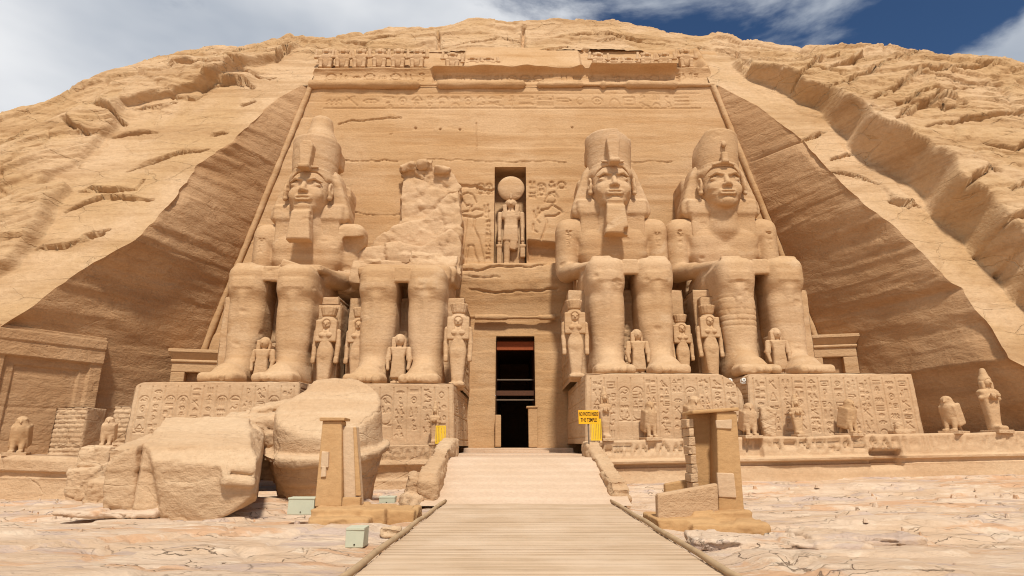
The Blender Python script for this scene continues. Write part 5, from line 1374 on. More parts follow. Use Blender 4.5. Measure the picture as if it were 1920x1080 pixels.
def osiris_parts(root, seed):
    v = Vol((-.8, -.7, -.1), (.8, .8, 2.6), .035)
    v.add(extr([(-.24, .05), (.24, .05), (.27, .5), (.33, 1.0), (.40, 1.45), (.46, 1.68), (.30, 1.80), (-.30, 1.80), (-.46, 1.68), (-.40, 1.45), (-.33, 1.0), (-.27, .5)], -.20, .22, 'y', .15)); v.add(rbox((0, -.18, .10), (.22, .32, .11), .08), .12)
    v.add(cap((-.42, -.05, 1.40), (.12, -.30, 1.52), .10, .08), .04); v.add(cap((.42, -.05, 1.36), (-.12, -.32, 1.42), .10, .08), .04); v.both(lambda s: rbox((s*.14, -.36, 1.5), (.08, .07, .09), .04), .03)
    v.add(cap((0, 0, 1.75), (0, -.02, 1.95), .13), .05); v.add(ell((0, -.04, 2.08), (.19, .21, .23)), .03); v.add(cap((0, -.25, 2.10), (0, -.29, 2.03), .035), .03)
    vol_obj('body', v, ST, root, None, dict(amp=.015, fr=2, strata=0, seed=seed))
    v = Vol((-.7, -.6, 1.6), (.7, .7, 2.9), .035)
    v.add(ell((0, .03, 2.18), (.25, .25, .22))); v.add(cone((0, .04), .22, .12, 2.2, 2.62, .08), .06); v.add(ell((0, .04, 2.62), (.12, .12, .10)), .04); v.both(lambda s: rbox((s*.20, .0, 1.92), (.08, .12, .2), .04), .04); v.sub(ell((0, -.24, 2.05), (.18, .2, .18)), .02)
    vol_obj('headdress', v, ST, root, None, dict(amp=.01, fr=2, strata=0, seed=seed))
    b = MB(); b.box((-.36, -.55, -.12), (.36, .4, .03), .01, random.Random(seed)); b.build('base', M['block'], root, bevel=.02)
def baboon_parts(root, seed):
    v = Vol((-1.0, -.8, -.1), (1.0, .9, 2.1), .045)
    v.add(ell((0, .1, .75), (.44, .40, .62))); v.add(ell((0, -.02, 1.15), (.48, .36, .34)), .12); v.both(lambda s: cap((s*.28, -.1, .45), (s*.34, -.38, .75), .19, .15), .08); v.both(lambda s: cap((s*.34, -.38, .75), (s*.30, -.34, .08), .13, .11), .06); v.both(lambda s: rbox((s*.3, -.42, .06), (.13, .2, .07), .04), .04)
    v.both(lambda s: cap((s*.45, -.05, 1.2), (s*.72, -.3, 1.0), .14, .12), .06); v.both(lambda s: cap((s*.72, -.3, 1.0), (s*.66, -.34, 1.5), .11, .09), .05); v.both(lambda s: rbox((s*.65, -.36, 1.6), (.09, .05, .13), .04), .04)
    v.add(ell((0, -.05, 1.62), (.34, .30, .30)), .08); v.add(rbox((0, -.36, 1.52), (.14, .16, .12), .08), .08); v.both(lambda s: ell((s*.11, -.30, 1.68), (.06, .05, .05)), .02, 'sub'); v.both(lambda s: ell((s*.30, -.02, 1.78), (.09, .08, .12)), .05)
    vol_obj('body', v, ST, root, None, dict(amp=.045, fr=1.8, strata=0, seed=seed))

PROTO = {}
def place(kind, name, maker, cat, group, loc, sc, label, rz=0.0, seed=1):
    if kind not in PROTO:
        r = empty(name, loc, label, cat, group, rz); maker(r, seed); PROTO[kind] = r
    else:
        r = PROTO[kind].copy(); COL.objects.link(r); r['label'] = label; r.location = loc; r.rotation_euler = (0, 0, rz)
        for ch in list(PROTO[kind].children):
            c = ch.copy(); COL.objects.link(c); c.parent = r
    r.scale = (sc, sc, sc) if np.isscalar(sc) else sc
    return r
def foot(px, py, Y): return at(px, py, Y)
def hgt(px, y0, y1, Y): return at(px, y0, Y)[2] - at(px, y1, Y)[2]

# royal women beside the legs
QS = [(606, 578, 716, 30.2, -.20, "royal woman statue before a tall slab right of the leftmost giant"),
      (668, 580, 716, 30.4, -.12, 'half-hidden royal woman statue squeezed against the left leg of the broken giant'),
      (857, 572, 728, 29.6, .0, 'royal woman statue with tall ribbed crown right of the broken giant, beside the passage'),
      (1081, 565, 728, 29.6, .0, 'royal woman statue with tall ribbed crown on the right side of the entrance passage'),
      (1284, 592, 716, 30.6, .12, 'half-hidden royal woman statue behind the right leg of the giant beside the doorway'),
      (1338, 575, 718, 30.2, .2, 'royal woman statue before a tall slab left of the rightmost giant')]
for i, (px, y0, y1, Y, rz, lab) in enumerate(QS):
    p = at(px, y1, Y); z0 = PZ - (.42 if px < 900 else 0) - .04
    h_ = at(px, y0, Y)[2] - z0
    place('queen', 'queen_statue', queen_parts, 'statue', 'royal women beside the giants', (p[0], Y, z0), (h_ / 4.4 * 1.05, h_ / 4.4, h_ / 4.4), lab, rz * .3, 811)
# upright slabs behind two of them
for (xa, xb, yt, Y, lab, sd_) in ((593, 640, 570, 30.9, 'tall plain slab behind the royal woman right of the leftmost giant', 821), (1312, 1350, 556, 30.9, 'tall plain slab behind the royal woman left of the rightmost giant', 823)):
    a, b_ = at(xa, yt, Y), at(xb, yt, Y); z0 = PZ - (.42 if xa < 900 else 0) - .05
    o = relief_box('slab', None, (-(b_[0] - a[0]) / 2, 0, 0), ((b_[0] - a[0]) / 2, 1.6, a[2] - z0), None, None, None, .08, .05, .06, ST, sd_); o.location = ((a[0] + b_[0]) / 2, Y, z0); tag(o, lab, 'slab', 'slabs behind the royal women')
PS = [(490, 632, 702, 'small royal child figure between the legs of the leftmost giant'), (746, 627, 712, 'small royal child figure in a flared robe between the legs of the broken giant'),
      (1198, 617, 698, 'small royal child figure in a pointed robe, nearest the doorway on its right'), (1462, 615, 692, 'small worn royal child figure between the legs of the rightmost giant')]
for i, (px, y0, y1, lab) in enumerate(PS):
    Y = 29.5; p = at(px, y1, Y); z0 = PZ - (.42 if px < 900 else 0) + (.35)
    h_ = at(px, y0, Y)[2] - z0
    place('prince', 'child_statue', prince_parts, 'statue', 'royal children between the legs', (p[0], Y, z0 - .3), h_ / 2.0 * 1.12, lab, 0, 831)
# baboons on the cornice
bl = [(612, 0), (643, 0), (676, 0), (712, 0), (747, 0), (783, 0), (848, 1), (886, 2), (916, 2), (1122, 1), (1150, 2), (1178, 2), (1212, 1), (1246, 1), (1285, 0)]
nth = ['first', 'second', 'third', 'fourth', 'fifth', 'sixth', 'seventh', 'eighth', 'ninth', 'tenth', 'eleventh', 'twelfth', 'thirteenth', 'fourteenth', 'fifteenth']
for i, (px, st_) in enumerate(bl):
    Y = 39.55; x = at(px, 122, Y)[0]
    lab = ('squatting baboon with raised paws on the cornice, %s from the left of the row' if st_ == 0 else 'worn baboon with raised paws on the cornice, %s from the left of the row' if st_ == 1 else 'eroded low baboon stump on the cornice, %s from the left of the row') % nth[i]
    sc = {0: (1.12, .8, 1.0), 1: (1.1, .8, .82), 2: (1.1, .8, .58)}[st_]
    place('baboon', 'baboon_statue', baboon_parts, 'statue', 'row of baboons on the cornice', (x, Y, 29.78), sc, lab, .1 * math.sin(i * 2.3), 841)
# falcons and mummy-shaped kings on the terrace edge
FA = [(32, 780, 842, 26.9, .5, 'falcon statue on the far left terrace, leftmost of all falcons'), (198, 781, 838, 26.6, .4, 'falcon statue perched on a squared block left of the fallen boulders'),
      (1221, 752, 826, 26.85, .1, 'worn falcon statue in front of the pedestal right of the ramp, behind the yellow sign'), (1306, 742, 824, 26.95, .0, 'falcon statue half hidden behind the right plastered pillar'), (1408, 755, 821, 26.85, -.0, 'reddish falcon statue with folded wings just right of the plastered pillar'),
      (1597, 748, 815, 26.85, .25, 'slim falcon statue in front of the rightmost pedestal'), (1787, 742, 810, 26.9, -1.0, 'large falcon statue turned sideways beyond the end of the rightmost pedestal')]
for i, (px, y0, y1, Y, rz, lab) in enumerate(FA):
    p = at(px, y1, Y)
    zt = float(ztR(p[0])) if p[0] > 0 else (float(ztF(p[0])) if px < 100 else zpx(px, 838, Y)); zt += .06
    h_ = at(px, y0, Y)[2] - zt
    sx = .82 if px in (1597, 1221) else 1.0
    place('falcon', 'falcon_statue', falcon_parts, 'statue', 'falcons along the terrace', (p[0], Y, zt), (h_ / 1.56 * sx, h_ / 1.56, h_ / 1.56), lab, rz, 851)
OS = [(1136, 724, 824, 26.85, .1, 'thin eroded standing king statue behind the yellow sign'), (1498, 738, 816, 26.85, 0, 'mummy-shaped king statue with crossed arms in front of the rightmost pedestal'), (1866, 690, 806, 26.9, .1, 'tall mummy-shaped king statue with pointed crown at the far right end of the terrace'), (814, 752, 832, 26.85, 0, 'pale worn standing king statue at the left end of the ramp, by the yellow panel')]
for i, (px, y0, y1, Y, rz, lab) in enumerate(OS):
    p = at(px, y1, Y); zt = (float(ztR(p[0])) if p[0] > 0 else float(ztL(p[0]))) + .06; h_ = at(px, y0, Y)[2] - zt
    place('osiris', 'king_statue', osiris_parts, 'statue', 'standing kings along the terrace', (p[0], Y, zt), (h_ / 2.72 * (.8 if i in (0, 3) else 1.0), h_ / 2.72, h_ / 2.72), lab, rz, 861)
# broken mummy figure and a bird's feet on a plinth
p = at(1442, 818, 26.95); v = Vol((-.7, -.5, -.1), (.7, .6, 1.7), .04); v.add(extr([(-.22, 0), (.25, .0), (.34, .7), (.40, 1.2), (.1, 1.38), (-.30, 1.3), (-.34, .7)], -.2, .25, 'y', .12))
o = rock_obj('broken_statue', v, M['block'], None, (.7, .3), 871, .1); o.location = (p[0], 26.95, float(ztR(p[0])) - .02); tag(o, 'headless broken statue stump of pale stone beside the reddish falcon', 'statue')
p = at(1690, 806, 26.9); v = Vol((-.6, -.5, -.1), (.7, .5, .8), .035); v.add(rbox((0, 0, .07), (.42, .32, .09), .04)); v.add(ell((-.08, 0, .28), (.2, .18, .24)), .06); v.add(cap((.05, 0, .2), (.35, 0, .14), .1, .06), .05)
o = rock_obj('broken_statue', v, M['block'], None, (.4, .2), 873, .12); o.location = (p[0], 26.9, float(ztR(p[0])) + .02); tag(o, 'small broken bird statue base in front of the right end of the rightmost pedestal', 'statue')
# the falcon's block and stones at the left
p = at(180, 872, 26.3); v = Vol((-1.2, -.9, -.2), (1.2, 1.0, 1.2), .05); v.add(rbox((0, 0, .35), (.68, .5, .45), .12))
o = rock_obj('stone_block', v, M['block'], None, (.9, .3), 881, .08); o.location = (p[0] + .1, 26.35, zpx(180, 872, 26.3) - .02); tag(o, 'squared stone block carrying the second falcon from the left', 'stone block')
p = at(205, 925, 24.5); v = Vol((-1.3, -1, -.4), (1.3, 1, 1.2), .05); v.add(rbox((0, 0, .2), (.72, .6, .5), .2, (.1, .1, .2)))
o = rock_obj('boulder', v, M['block'], None, (.8, .3), 883, .14); o.location = (p[0], 24.6, -.25); tag(o, 'rough boulder on the ground left of the fallen torso block', 'boulder')
v = Vol((-1.3, -1, -.4), (1.3, 1, 1.6), .05); v.add(rbox((0, 0, .5), (.75, .6, .7), .2, (.1, -.1, .0)))
p = at(170, 905, 26.0); o = rock_obj('boulder', v, M['block'], None, (.8, .3), 885, .14); o.location = (p[0], 26.1, -.3); tag(o, "blocky stone under the squared falcon block at the end of the left terrace", 'boulder')
# coursed brick piers at the foot of the left rock wall
for (xa, xb, yt, Y, lab, sd_) in ((105, 165, 764, 29.0, 'coursed small-stone pier against the left rock wall, farther from the pedestal', 891), (214, 266, 761, 28.6, 'coursed small-stone pier touching the left end of the leftmost pedestal', 893)):
    a, b_ = at(xa, yt, Y), at(xb, yt, Y); W, H = b_[0] - a[0], a[2] - 1.2
    S_ = []; rr = random.Random(sd_); z_ = .0
    while z_ < H:
        S_.append(([(0, z_), (W, z_ + rr.uniform(-.03, .03))], .02)); u = rr.uniform(.1, .5)
        while u < W: S_.append(([(u, z_), (u, z_ + .2)], .02)); u += rr.uniform(.3, .6)
        z_ += .22
    o = relief_box('stone_pier', None, (-W / 2, 0, 0), (W / 2, 1.4, H), S_, None, None, .045, .06, .06, M['block'], sd_); o.location = ((a[0] + b_[0]) / 2, Y, 1.2); tag(o, lab, 'pier', 'stone piers at the left')

# ------------------------------------------------------------------ falcon-headed god in the niche
rg_ = empty('niche_god', (at(958, 490, 37.7)[0], 37.95, 13.35), 'falcon-headed standing god with a big sun disc in the niche above the doorway', 'statue')
v = Vol((-1.2, -1.0, -.1), (1.2, 1.2, 6.0), .045)
k = 1.0
v.add(cap((-.30, 0, .1), (-.26, 0, 2.2), .20, .27)); v.add(cap((.30, -.05, 1.4), (.26, 0, 2.2), .2, .27), .05); v.add(rbox((-.30, -.2, .1), (.2, .4, .1), .08), .05)
v.add(extr([(-.56, 1.85), (.50, 1.75), (.46, 2.9), (-.46, 2.9)], -.32, .3, 'y', .12), .05); v.add(extr([(-.10, 1.25), (.30, 1.15), (.46, 1.9), (-.05, 1.9)], -.30, .25, 'y', .08), .05)
v.add(rbox((0, 0, 3.25), (.46, .28, .5), .2), .1); v.add(rbox((0, 0, 3.75), (.66, .30, .32), .2), .15)
v.both(lambda s: cap((s*.76, 0, 3.85), (s*.80, 0, 2.9), .17, .15), .06); v.both(lambda s: cap((s*.80, 0, 2.9), (s*.78, -.08, 2.05), .14, .11), .05); v.both(lambda s: rbox((s*.78, -.14, 1.92), (.12, .16, .14), .06), .04)
v.add(cap((0, 0, 4.0), (0, -.02, 4.3), .22), .05); v.add(ell((0, -.08, 4.55), (.32, .34, .32)), .05); v.add(cap((0, -.38, 4.55), (0, -.50, 4.40), .09, .05), .04); v.both(lambda s: ell((s*.16, -.34, 4.62), (.06, .05, .05)), .02)
v.add(bx(-.95, .95, .25, .9, .0, 3.6, .05), .03)
vol_obj('body', v, ST, rg_, None, dict(amp=.015, fr=1.6, strata=0, seed=901), tuple(rg_.location))
v = Vol((-1.2, -1.0, 3.4), (1.2, 1.0, 5.3), .045); v.add(ell((0, .08, 4.62), (.44, .36, .36))); v.both(lambda s: rbox((s*.40, -.12, 4.05), (.15, .2, .42), .08, (0, s*.12, 0)), .06); v.sub(ell((0, -.38, 4.5), (.30, .32, .34)), .02)
vol_obj('headdress', v, ST, rg_, None, dict(amp=.01, fr=1.6, strata=0, seed=903))
v = Vol((-1.3, -.7, 4.6), (1.3, .9, 7.2), .05); v.add(ell((0, .12, 5.82), (.95, .34, .95)))
v.add(cap((0, -.22, 4.95), (0, -.26, 5.25), .08, .06), .03)
vol_obj('sun_disc', v, ST, rg_, None, dict(amp=.02, fr=1.2, strata=.01, seed=905))
for s in (-1, 1):
    v = Vol((-.5, -.5, -.1), (.5, .5, 2.0), .045); v.add(rbox((0, 0, .65), (.17, .14, .66), .05)); v.add(rbox((0, 0, 1.38), (.21, .18, .10), .04), .02); v.add(ell((0, -.02, 1.6), (.11, .1, .14)), .03)
    if s > 0: v.sub(bx(-.5, .5, -.5, .5, -.2, .55, .02), .02)
    vol_obj('sceptre', v, ST, rg_, (s * .80, -.15, .08), dict(amp=.01, fr=2, strata=0, seed=907))

# ------------------------------------------------------------------ side chapels and the carved stela
def chapel(cx, y, z0, w_, h_, lab, rz):
    r = empty('chapel_doorway', (cx, y, z0), lab, 'doorway', 'small chapel doorways', rz)
    b = MB(); b.box((-w_ / 2, 0, 0), (-w_ / 2 + .75, 1.6, h_ - 1.2), .01, random.Random(3)); b.box((w_ / 2 - .75, 0, 0), (w_ / 2, 1.6, h_ - 1.2), .01, random.Random(4)); b.build('jamb', ST, r, bevel=.05)
    b = MB(); b.box((-w_ / 2, .0, h_ - 1.195), (w_ / 2, 1.6, h_ - .62), .01, random.Random(5)); b.build('lintel', ST, r, bevel=.05)
    b = MB(); b.tube([(-w_ / 2 - .05, -.02, h_ - .56), (w_ / 2 + .05, -.02, h_ - .56)], .10, 10); b.frustum((-w_ / 2, 0), (w_ / 2, 1.6), h_ - .5, (-w_ / 2 - .2, -.3), (w_ / 2 + .2, 1.6), h_ - .08); b.box((-w_ / 2 - .2, -.34, h_ - .078), (w_ / 2 + .2, 1.6, h_ + .12)); b.build('cornice', ST, r, bevel=.03)
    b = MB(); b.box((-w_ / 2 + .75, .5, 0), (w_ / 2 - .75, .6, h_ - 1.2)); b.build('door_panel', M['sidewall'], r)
    return r
chapel(-18.35, 34.2, 1.6, 2.7, zpx(370, 660, 34.2) - 1.6, 'small chapel doorway with a projecting cornice in the shade behind the leftmost pedestal', .25)
chapel(19.0, 34.6, 1.6, 2.6, zpx(1545, 632, 34.6) - 1.6, "small shadowed chapel doorway just right of the rightmost giant", -.25)
# stela carved on the left rock wall
a0 = np.array([-24.75, 27.35, 1.3]); a1 = np.array([-22.15, 31.6, 1.3]); Lx = np.linalg.norm(a1 - a0); eu = (a1 - a0) / Lx; nn = np.array([eu[1], -eu[0], 0]); Hs = 6.1
u = np.arange(0, Lx, .05); z_ = np.arange(0, Hs, .05); U, Zz = np.meshgrid(u, z_)
dep_ = -.16 * ((Zz > Hs - .75) & (Zz < Hs - .25)) - .10 * ((Zz > Hs - 1.5) & (Zz < Hs - .75)) + .16 * ((U > .7) & (U < Lx - .7) & (Zz < Hs - 1.5)) + .10 * ((U > 1.1) & (U < Lx - 1.1) & (Zz < Hs - 1.9))
dep_ = dep_ + .05 * fbm(U * .7, 0, Zz * 1.1, 4, 921) + .03 * np.exp(-((Zz - 2.2) / .05) ** 2)
Ps = a0 + U[..., None] * eu + np.array([0, 0, 1]) * Zz[..., None] + nn * (.50 - dep_)[..., None]
brd = np.minimum(np.minimum(U, Lx - .05 - U), Hs - .05 - Zz); Ps = Ps - nn * (np.where(brd < .04, .9, 0))[..., None]
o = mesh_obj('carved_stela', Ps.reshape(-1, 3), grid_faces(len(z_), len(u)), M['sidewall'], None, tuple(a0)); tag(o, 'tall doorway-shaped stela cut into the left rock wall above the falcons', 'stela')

# ------------------------------------------------------------------ plastered pillars
def pxw(px, py, Y): return at(px, py, Y)
pl_ = empty('plastered_pillar', (-5.0, 15.7, .25), 'tall tapered mud-plastered pillar with a pale patch, on the left in front of the barrel-shaped block', 'pillar', 'plastered pillars')
def lb(mb, name, mat, **k): return mb.build(name, mat, pl_, None, **k)
o0 = np.array(pl_.location)
xa, xb = at(590, 940, 15.6)[0] - o0[0], at(641, 940, 15.6)[0] - o0[0]; xta, xtb = at(604, 790, 15.7)[0] - o0[0], at(640, 790, 15.7)[0] - o0[0]; ht = at(620, 783, 15.7)[2] - o0[2]
b = MB(); b.frustum((xa, -.1), (xb, .55), 0, (xta, .02), (xtb, .48), ht - .08); lb(b, 'shaft', M['plaster'], bevel=.03)
b = MB(); b.box((xta - .06, -.06, ht - .08), (xtb + .09, .54, ht), .008, random.Random(2)); lb(b, 'cap', M['plaster'], bevel=.015)
b = MB(); b.frustum((xb + .002, .10), (xb + .42, .5), 0, (xtb + .002, .12), (xtb + .36, .46), ht - .22); lb(b, 'wing_wall', M['patchplaster'], bevel=.03)
b = MB(); b.frustum((xb + .30, .02), (xb + .44, .097), 0.25, (xtb + .30, .06), (xtb + .38, .117), ht - .24); b.box((xb + .01, -.12, 0.0), (xb + .46, .08, .22)); lb(b, 'side_strip', M['plaster'], bevel=.02)
b = MB(); b.box((xa + .14 - .06, -.098, .95), (xa + .26, -.02, 1.33), .015, random.Random(8)); b.box((xa + .10, -.104, .72), (xa + .22, -.02, .97), .015, random.Random(9)); lb(b, 'repair_patch', M['patchplaster'], bevel=.01)
def rough_base(name, boxes, seed, par, mat=M['plaster']):
    lo = np.min([c[0] for c in boxes], 0) - .8; hi = np.max([c[1] for c in boxes], 0) + .8
    v = Vol(lo, hi, .045)
    for (a, c) in boxes: v.add(bx(a[0], c[0], a[1], c[1], a[2], c[2], .05), .05)
    o = rock_obj(name, v, mat, None, (1.2, .4, .15), seed, .06); c = tuple((lo + hi) / 2); to_local(o, tuple(par.location)); o.parent = par; o.location = (0, 0, 0); return o
A = lambda px, py, Y: at(px, py, Y)
rough_base('base', [((A(580,960,14.9)[0], 14.9, -.2), (A(722,960,14.9)[0], 16.6, .27)), ((A(578,975,14.4)[0], 14.45, -.2), (A(690,975,14.4)[0], 15.2, .10)), ((A(722,955,15.2)[0] - .1, 15.2, -.2), (A(782,955,15.6)[0], 16.6, .22))], 931, pl_)
pr2 = empty('plastered_pillar', (5.1, 15.2, .1), 'thick mud-plastered pillar with low walls round an altar recess, on the right in front of the terrace', 'pillar', 'plastered pillars')
o0 = np.array(pr2.location)
def X2(px, py, Y): return at(px, py, Y)[0] - o0[0]
def Z2(px, py, Y): return at(px, py, Y)[2] - o0[2]
def rb_(mb, name, mat, **k): return mb.build(name, mat, pr2, None, **k)
h2 = Z2(1370, 772, 15.1)
b = MB(); b.frustum((X2(1345,930,15.0), -.2), (X2(1393,930,15.0), .55), -.0, (X2(1346,775,15.0), -.12), (X2(1384,775,15.0), .5), h2); rb_(b, 'shaft', M['plaster'], bevel=.03)
b = MB(); b.box((X2(1310,900,15.0), .42, -.1), (X2(1388,930,15.0), .53, h2 - .03), .01, random.Random(3)); rb_(b, 'back_panel', M['plaster'], bevel=.02)
b = MB(); 
rr = random.Random(6); z_ = .3
while z_ < h2 - .2: b.box((X2(1304,900,15.0) + rr.uniform(-.02, .02), .1, z_), (X2(1316,900,15.0) + rr.uniform(-.02, .02), .62, z_ + .21), .012, rr); z_ += .222
rb_(b, 'brick_edge', M['block'], bevel=.02)
b = MB(); P_ = [(X2(1300,775,15.0), -.14, h2 - .06), (X2(1386,764,15.0), -.2, h2 + .02), (X2(1386,764,15.0), .85, h2 + .02), (X2(1300,775,15.0), .85, h2 - .06)]
P2 = [(x, y, z + .09) for x, y, z in P_]; b.quadmesh(P_ + P2, [(3,2,1,0),(4,5,6,7),(0,1,5,4),(1,2,6,5),(2,3,7,6),(3,0,4,7)]); rb_(b, 'roof_slab', M['plaster'], bevel=.03)
b = MB(); zf = Z2(1240, 915, 14.4); b.quadmesh([(X2(1233,960,14.3), -.9, -.1), (X2(1346,950,14.8), -.42, -.1), (X2(1346,950,14.8), -.2, -.1), (X2(1233,960,14.3), -.62, -.1), (X2(1233,930,14.3), -.9, Z2(1240,927,14.3)), (X2(1346,905,14.8), -.42, Z2(1340,906,14.8)), (X2(1346,905,14.8), -.2, Z2(1340,906,14.8)), (X2(1233,930,14.3), -.62, Z2(1240,927,14.3))], [(3,2,1,0),(4,5,6,7),(0,1,5,4),(1,2,6,5),(2,3,7,6),(3,0,4,7)]); rb_(b, 'front_wall', M['block'], bevel=.05)
b = MB(); b.quadmesh([(X2(1245,920,16), .7, -.1), (X2(1308,920,15.9), .65, -.1), (X2(1308,920,15.9), .85, -.1), (X2(1245,920,16), .9, -.1), (X2(1245,905,16), .7, Z2(1245,907,16)), (X2(1308,895,15.9), .65, Z2(1308,896,15.9)), (X2(1308,895,15.9), .85, Z2(1308,896,15.9)), (X2(1245,905,16), .9, Z2(1245,907,16))], [(3,2,1,0),(4,5,6,7),(0,1,5,4),(1,2,6,5),(2,3,7,6),(3,0,4,7)]); rb_(b, 'back_wall', M['redwood'] if False else M['plaster'], bevel=.03)
b = MB(); b.box((X2(1345,790,14.95) + .0, -.165, h2 - .42), (X2(1374,790,14.95), -.09, h2 - .2), .02, random.Random(12)); b.box((X2(1347,900,14.95), -.215, .42), (X2(1378,900,14.95), -.1, .98), .02, random.Random(13)); rb_(b, 'repair_patch', M['patchplaster'], bevel=.02)
rough_base('base', [((A(1232,965,13.9)[0], 13.95, -.2), (A(1345,965,14.0)[0], 15.4, .16)), ((A(1300,955,14.4)[0], 14.5, -.2), (A(1410,955,14.5)[0], 15.9, .26)), ((A(1300,975,13.6)[0], 13.7, -.2), (A(1440,975,13.8)[0], 14.6, .08))], 941, pr2)

# ------------------------------------------------------------------ cabinets, lamps, sign, yellow panels
def cabinet(xa, xb, yt, yb, Y, label, seed, zg=None):
    a, c = at(xa, yb, Y), at(xb, yt, Y); r = empty('floodlight_cabinet', ((a[0] + c[0]) / 2, Y, a[2]), label, 'cabinet', 'pale green cabinets')
    w_, h_ = (c[0] - a[0]) / 2, c[2] - a[2]
    b = MB(); b.box((-w_, 0, 0), (w_, .35, h_), .008, random.Random(seed)); cb = b.build('body', M['cabinet'], r, bevel=.012)
    b = MB(); b.box((-w_ * 1.03, -.012, h_ - .03), (w_ * 1.03, .37, h_ + .012)); b.build('lid', M['cabinet'], r, bevel=.006)
    b = MB(); b.tube([(.0, -.018, h_ * .16), (.0, .0, h_ * .16)], .014, 8); b.build('lock', M['black'], cb)
cabinet(538, 590, 934, 965, 15.6, 'long pale green cabinet on the ground left of the left pillar', 3)
cabinet(647, 683, 991, 1027, 11.3, 'square pale green cabinet on the ground nearest the walkway', 4)
cabinet(710, 740, 932, 944, 18.0, 'small low pale green cabinet below the terrace, left of the ramp', 5)
def lamp(px, py, Y, label, z=None):
    p = at(px, py, Y); r = empty('floodlight', p, label, 'floodlight', 'small white floodlights')
    b = MB(); b.tube([(0, -.10, .12), (0, .10, .12)], [.095, .075], 12); hs = b.build('housing', M['lampwhite'], r, smooth=False)
    b = MB(); b.tube([(0, -.112, .12), (0, -.101, .12)], .038, 12); b.build('lens', M['glass'], hs)
    b = MB(); b.box((-.10, -.05, -.05), (.10, .08, .012)); b.box((-.135, -.03, -.02), (-.121, .03, .14)); b.box((.121, -.03, -.02), (.135, .03, .14)); b.build('bracket', M['lampwhite'], r)
zk = PZ + 6.47
lamp(512, 513, 29.9, 'small white floodlight on the lap of the leftmost giant'); lamp(1202, 497, 29.9, 'left of two small white floodlights on the lap of the giant beside the doorway'); lamp(1213, 496, 29.9, 'right of two small white floodlights on the lap of the giant beside the doorway'); lamp(1424, 496, 29.9, 'small white floodlight on the lap of the rightmost giant')
for px, py, lab in ((1226, 714, 'small white floodlight by the right foot of the giant beside the doorway'), (1329, 716, 'small white floodlight on the pedestal edge below the slab of the royal woman'), (1368, 718, 'small white floodlight over the crack between the right-hand pedestals'), (1394, 717, 'small white floodlight by the left foot of the rightmost giant')): lamp(px, py, 27.75, lab)
# sign
SXP = at(1104, 822, 24.9); sg = empty('warning_sign', (SXP[0], 24.9, SXP[2] - .15), 'yellow warning sign with black lettering on a thin post beside the ramp', 'sign')
o0 = np.array(sg.location); a, c = at(1085, 795, 24.9), at(1122, 769, 24.9)
sw, sh = (c[0] - a[0]), (c[2] - a[2]); zb = a[2] - o0[2]; xm = (a[0] + c[0]) / 2 - o0[0]
b = MB(); b.box((xm - sw / 2, -.02, zb), (xm + sw / 2, .02, zb + sh)); bd_ = b.build('board', M['signyellow'], sg, bevel=.006)
b = MB(); b.box((-.03, .021, -.4), (.03, .07, zb + sh * .9)); b.build('post', M['iron'], sg)
for i, tx in enumerate(('NO PHOTO INSIDE', 'THE TEMPLE')):
    cu = bpy.data.curves.new('lettering', 'FONT'); cu.body = tx; cu.size = sh * .40; cu.align_x = 'CENTER'; cu.align_y = 'CENTER'; cu.extrude = .003; cu.offset = .004
    to = bpy.data.objects.new('lettering', cu); COL.objects.link(to); to.parent = sg; to.rotation_euler = (R(90), 0, 0)
    dg = bpy.context.evaluated_depsgraph_get(); me = bpy.data.meshes.new_from_object(to.evaluated_get(dg)); bpy.data.objects.remove(to)
    me.materials.clear(); me.materials.append(M['black']); mo = bpy.data.objects.new('lettering', me); COL.objects.link(mo); mo.parent = bd_
    wd = max(v.co.x for v in me.vertices) - min(v.co.x for v in me.vertices); mo.rotation_euler = (R(90), 0, 0); mo.scale = (sw * .92 / wd if i == 0 else min(1.0, sw * .8 / wd), 1, 1); mo.location = (xm, -.0245, zb + sh * (.70 if i == 0 else .28))
def ypanel(xa, xb, yt, yb, Y, label, slats):
    a, c = at(xa, yb, Y), at(xb, yt, Y); r = empty('barrier_panel', ((a[0] + c[0]) / 2, Y, a[2]), label, 'barrier', 'yellow barrier panels'); w_, h_ = (c[0] - a[0]) / 2, c[2] - a[2]
    b = MB(); b.box((-w_, 0, 0), (-w_ + .04, .05, h_)); b.box((w_ - .04, 0, 0), (w_, .05, h_)); b.box((-w_ + .041, 0, 0), (w_ - .041, .05, .05)); b.box((-w_ + .041, 0, h_ - .05), (w_ - .041, .05, h_)); b.build('frame', M['yellow'], r)
    b = MB(); n = slats
    for i in range(n): x = -w_ + .05 + (2 * w_ - .1) * (i + .5) / n; b.box((x - (w_ - .05) / n * .8, .012, .051), (x + (w_ - .05) / n * .8, .038, h_ - .051))
    b.build('slats', M['yellow'], r)
ypanel(816, 836, 798, 832, 26.0, 'yellow slatted barrier panel at the top of the left ramp kerb', 5)
ypanel(1108, 1127, 785, 826, 26.2, 'yellow slatted barrier panel behind the warning sign', 5)
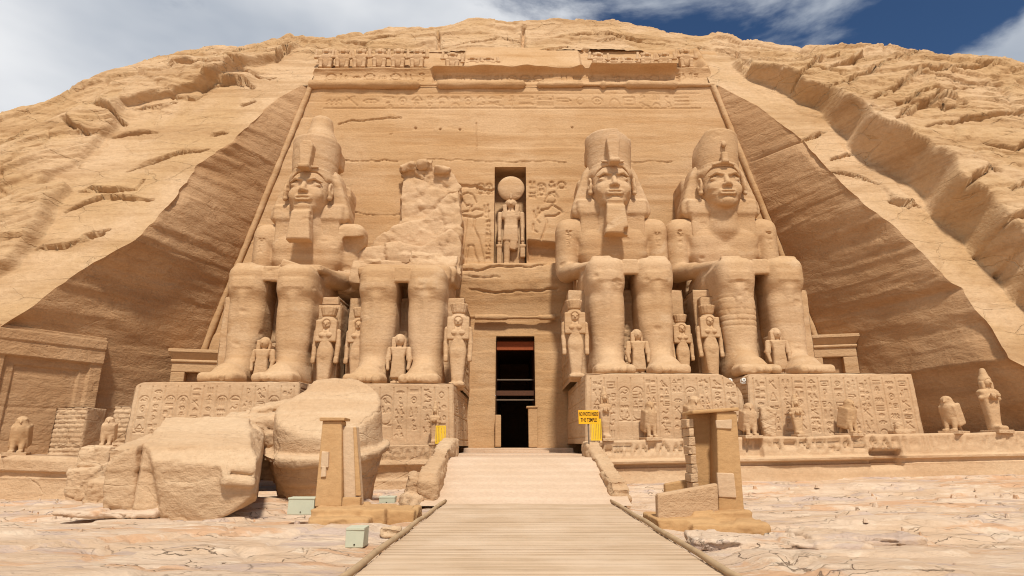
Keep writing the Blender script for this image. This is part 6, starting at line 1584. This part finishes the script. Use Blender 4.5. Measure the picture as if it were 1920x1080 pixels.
# loose rock slabs on the right foreground
for (px, py, w_, d_, h_, rz, lab, sd_) in ((1450, 1022, 1.5, .5, .10, -.12, 'long thin rock slab on the ground right of the walkway', 951), (1600, 1012, 1.1, .5, .09, .1, 'thin flat rock slab right of the long one in the right foreground', 953), (215, 962, 1.3, .5, .08, .05, 'thin rock slab on the ground before the fallen torso block', 957)):
    p = at_z(px, py, .0); v = Vol((-w_ - .4, -d_ - .4, -.3), (w_ + .4, d_ + .4, .5), .04); v.add(rbox((0, 0, .0), (w_, d_, h_), .04, (.03, .02, 0)))
    o = rock_obj('rock_slab', v, M['ground'], None, (.7, .25), sd_, .10); o.location = (p[0], p[1], .03); o.rotation_euler = (0, 0, rz); tag(o, lab, 'rock slab', 'loose rock slabs on the ground')
p = at(735, 1000, 12.6); v = Vol((-.4, -.3, -.2), (.4, .3, .3), .03); v.add(rbox((0, 0, .02), (.2, .12, .10), .05)); o = rock_obj('stone', v, M['block'], None, (.3, .12), 961, .2); o.location = (-2.45, 12.7, .03); tag(o, 'small dark stone on the ground by the left walkway pole', 'stone')

# pebbles and chips on the bare rock: too many to count
rg = random.Random(991); b = MB()
for i in range(260):
    x = rg.uniform(-21, 21); y = rg.uniform(9, 26)
    if -3.4 < x < 4.2: continue
    r = rg.choice([.02, .03, .03, .05, .08]) * rg.uniform(.7, 1.3); n = 7
    ring = []
    z0 = .015 * x * float(sst(8, 25, y)) - .02
    top = [(x + r * rg.uniform(.5, .8) * math.cos(k * 6.283 / n), y + r * rg.uniform(.5, .8) * math.sin(k * 6.283 / n), z0 + r * rg.uniform(.5, .9) - .0) for k in range(n)]
    bot = [(x + r * 1.1 * math.cos(k * 6.283 / n), y + r * 1.1 * math.sin(k * 6.283 / n), z0 - .05) for k in range(n)]
    b.quadmesh(bot + top, [tuple(range(n, 2 * n))] + [(k, (k + 1) % n, n + (k + 1) % n, n + k) for k in range(n)])
o = b.build('pebbles', M['ground']); tag(o, 'scattered pebbles and stone chips on the pale rock ground', 'pebbles', None, 'stuff')
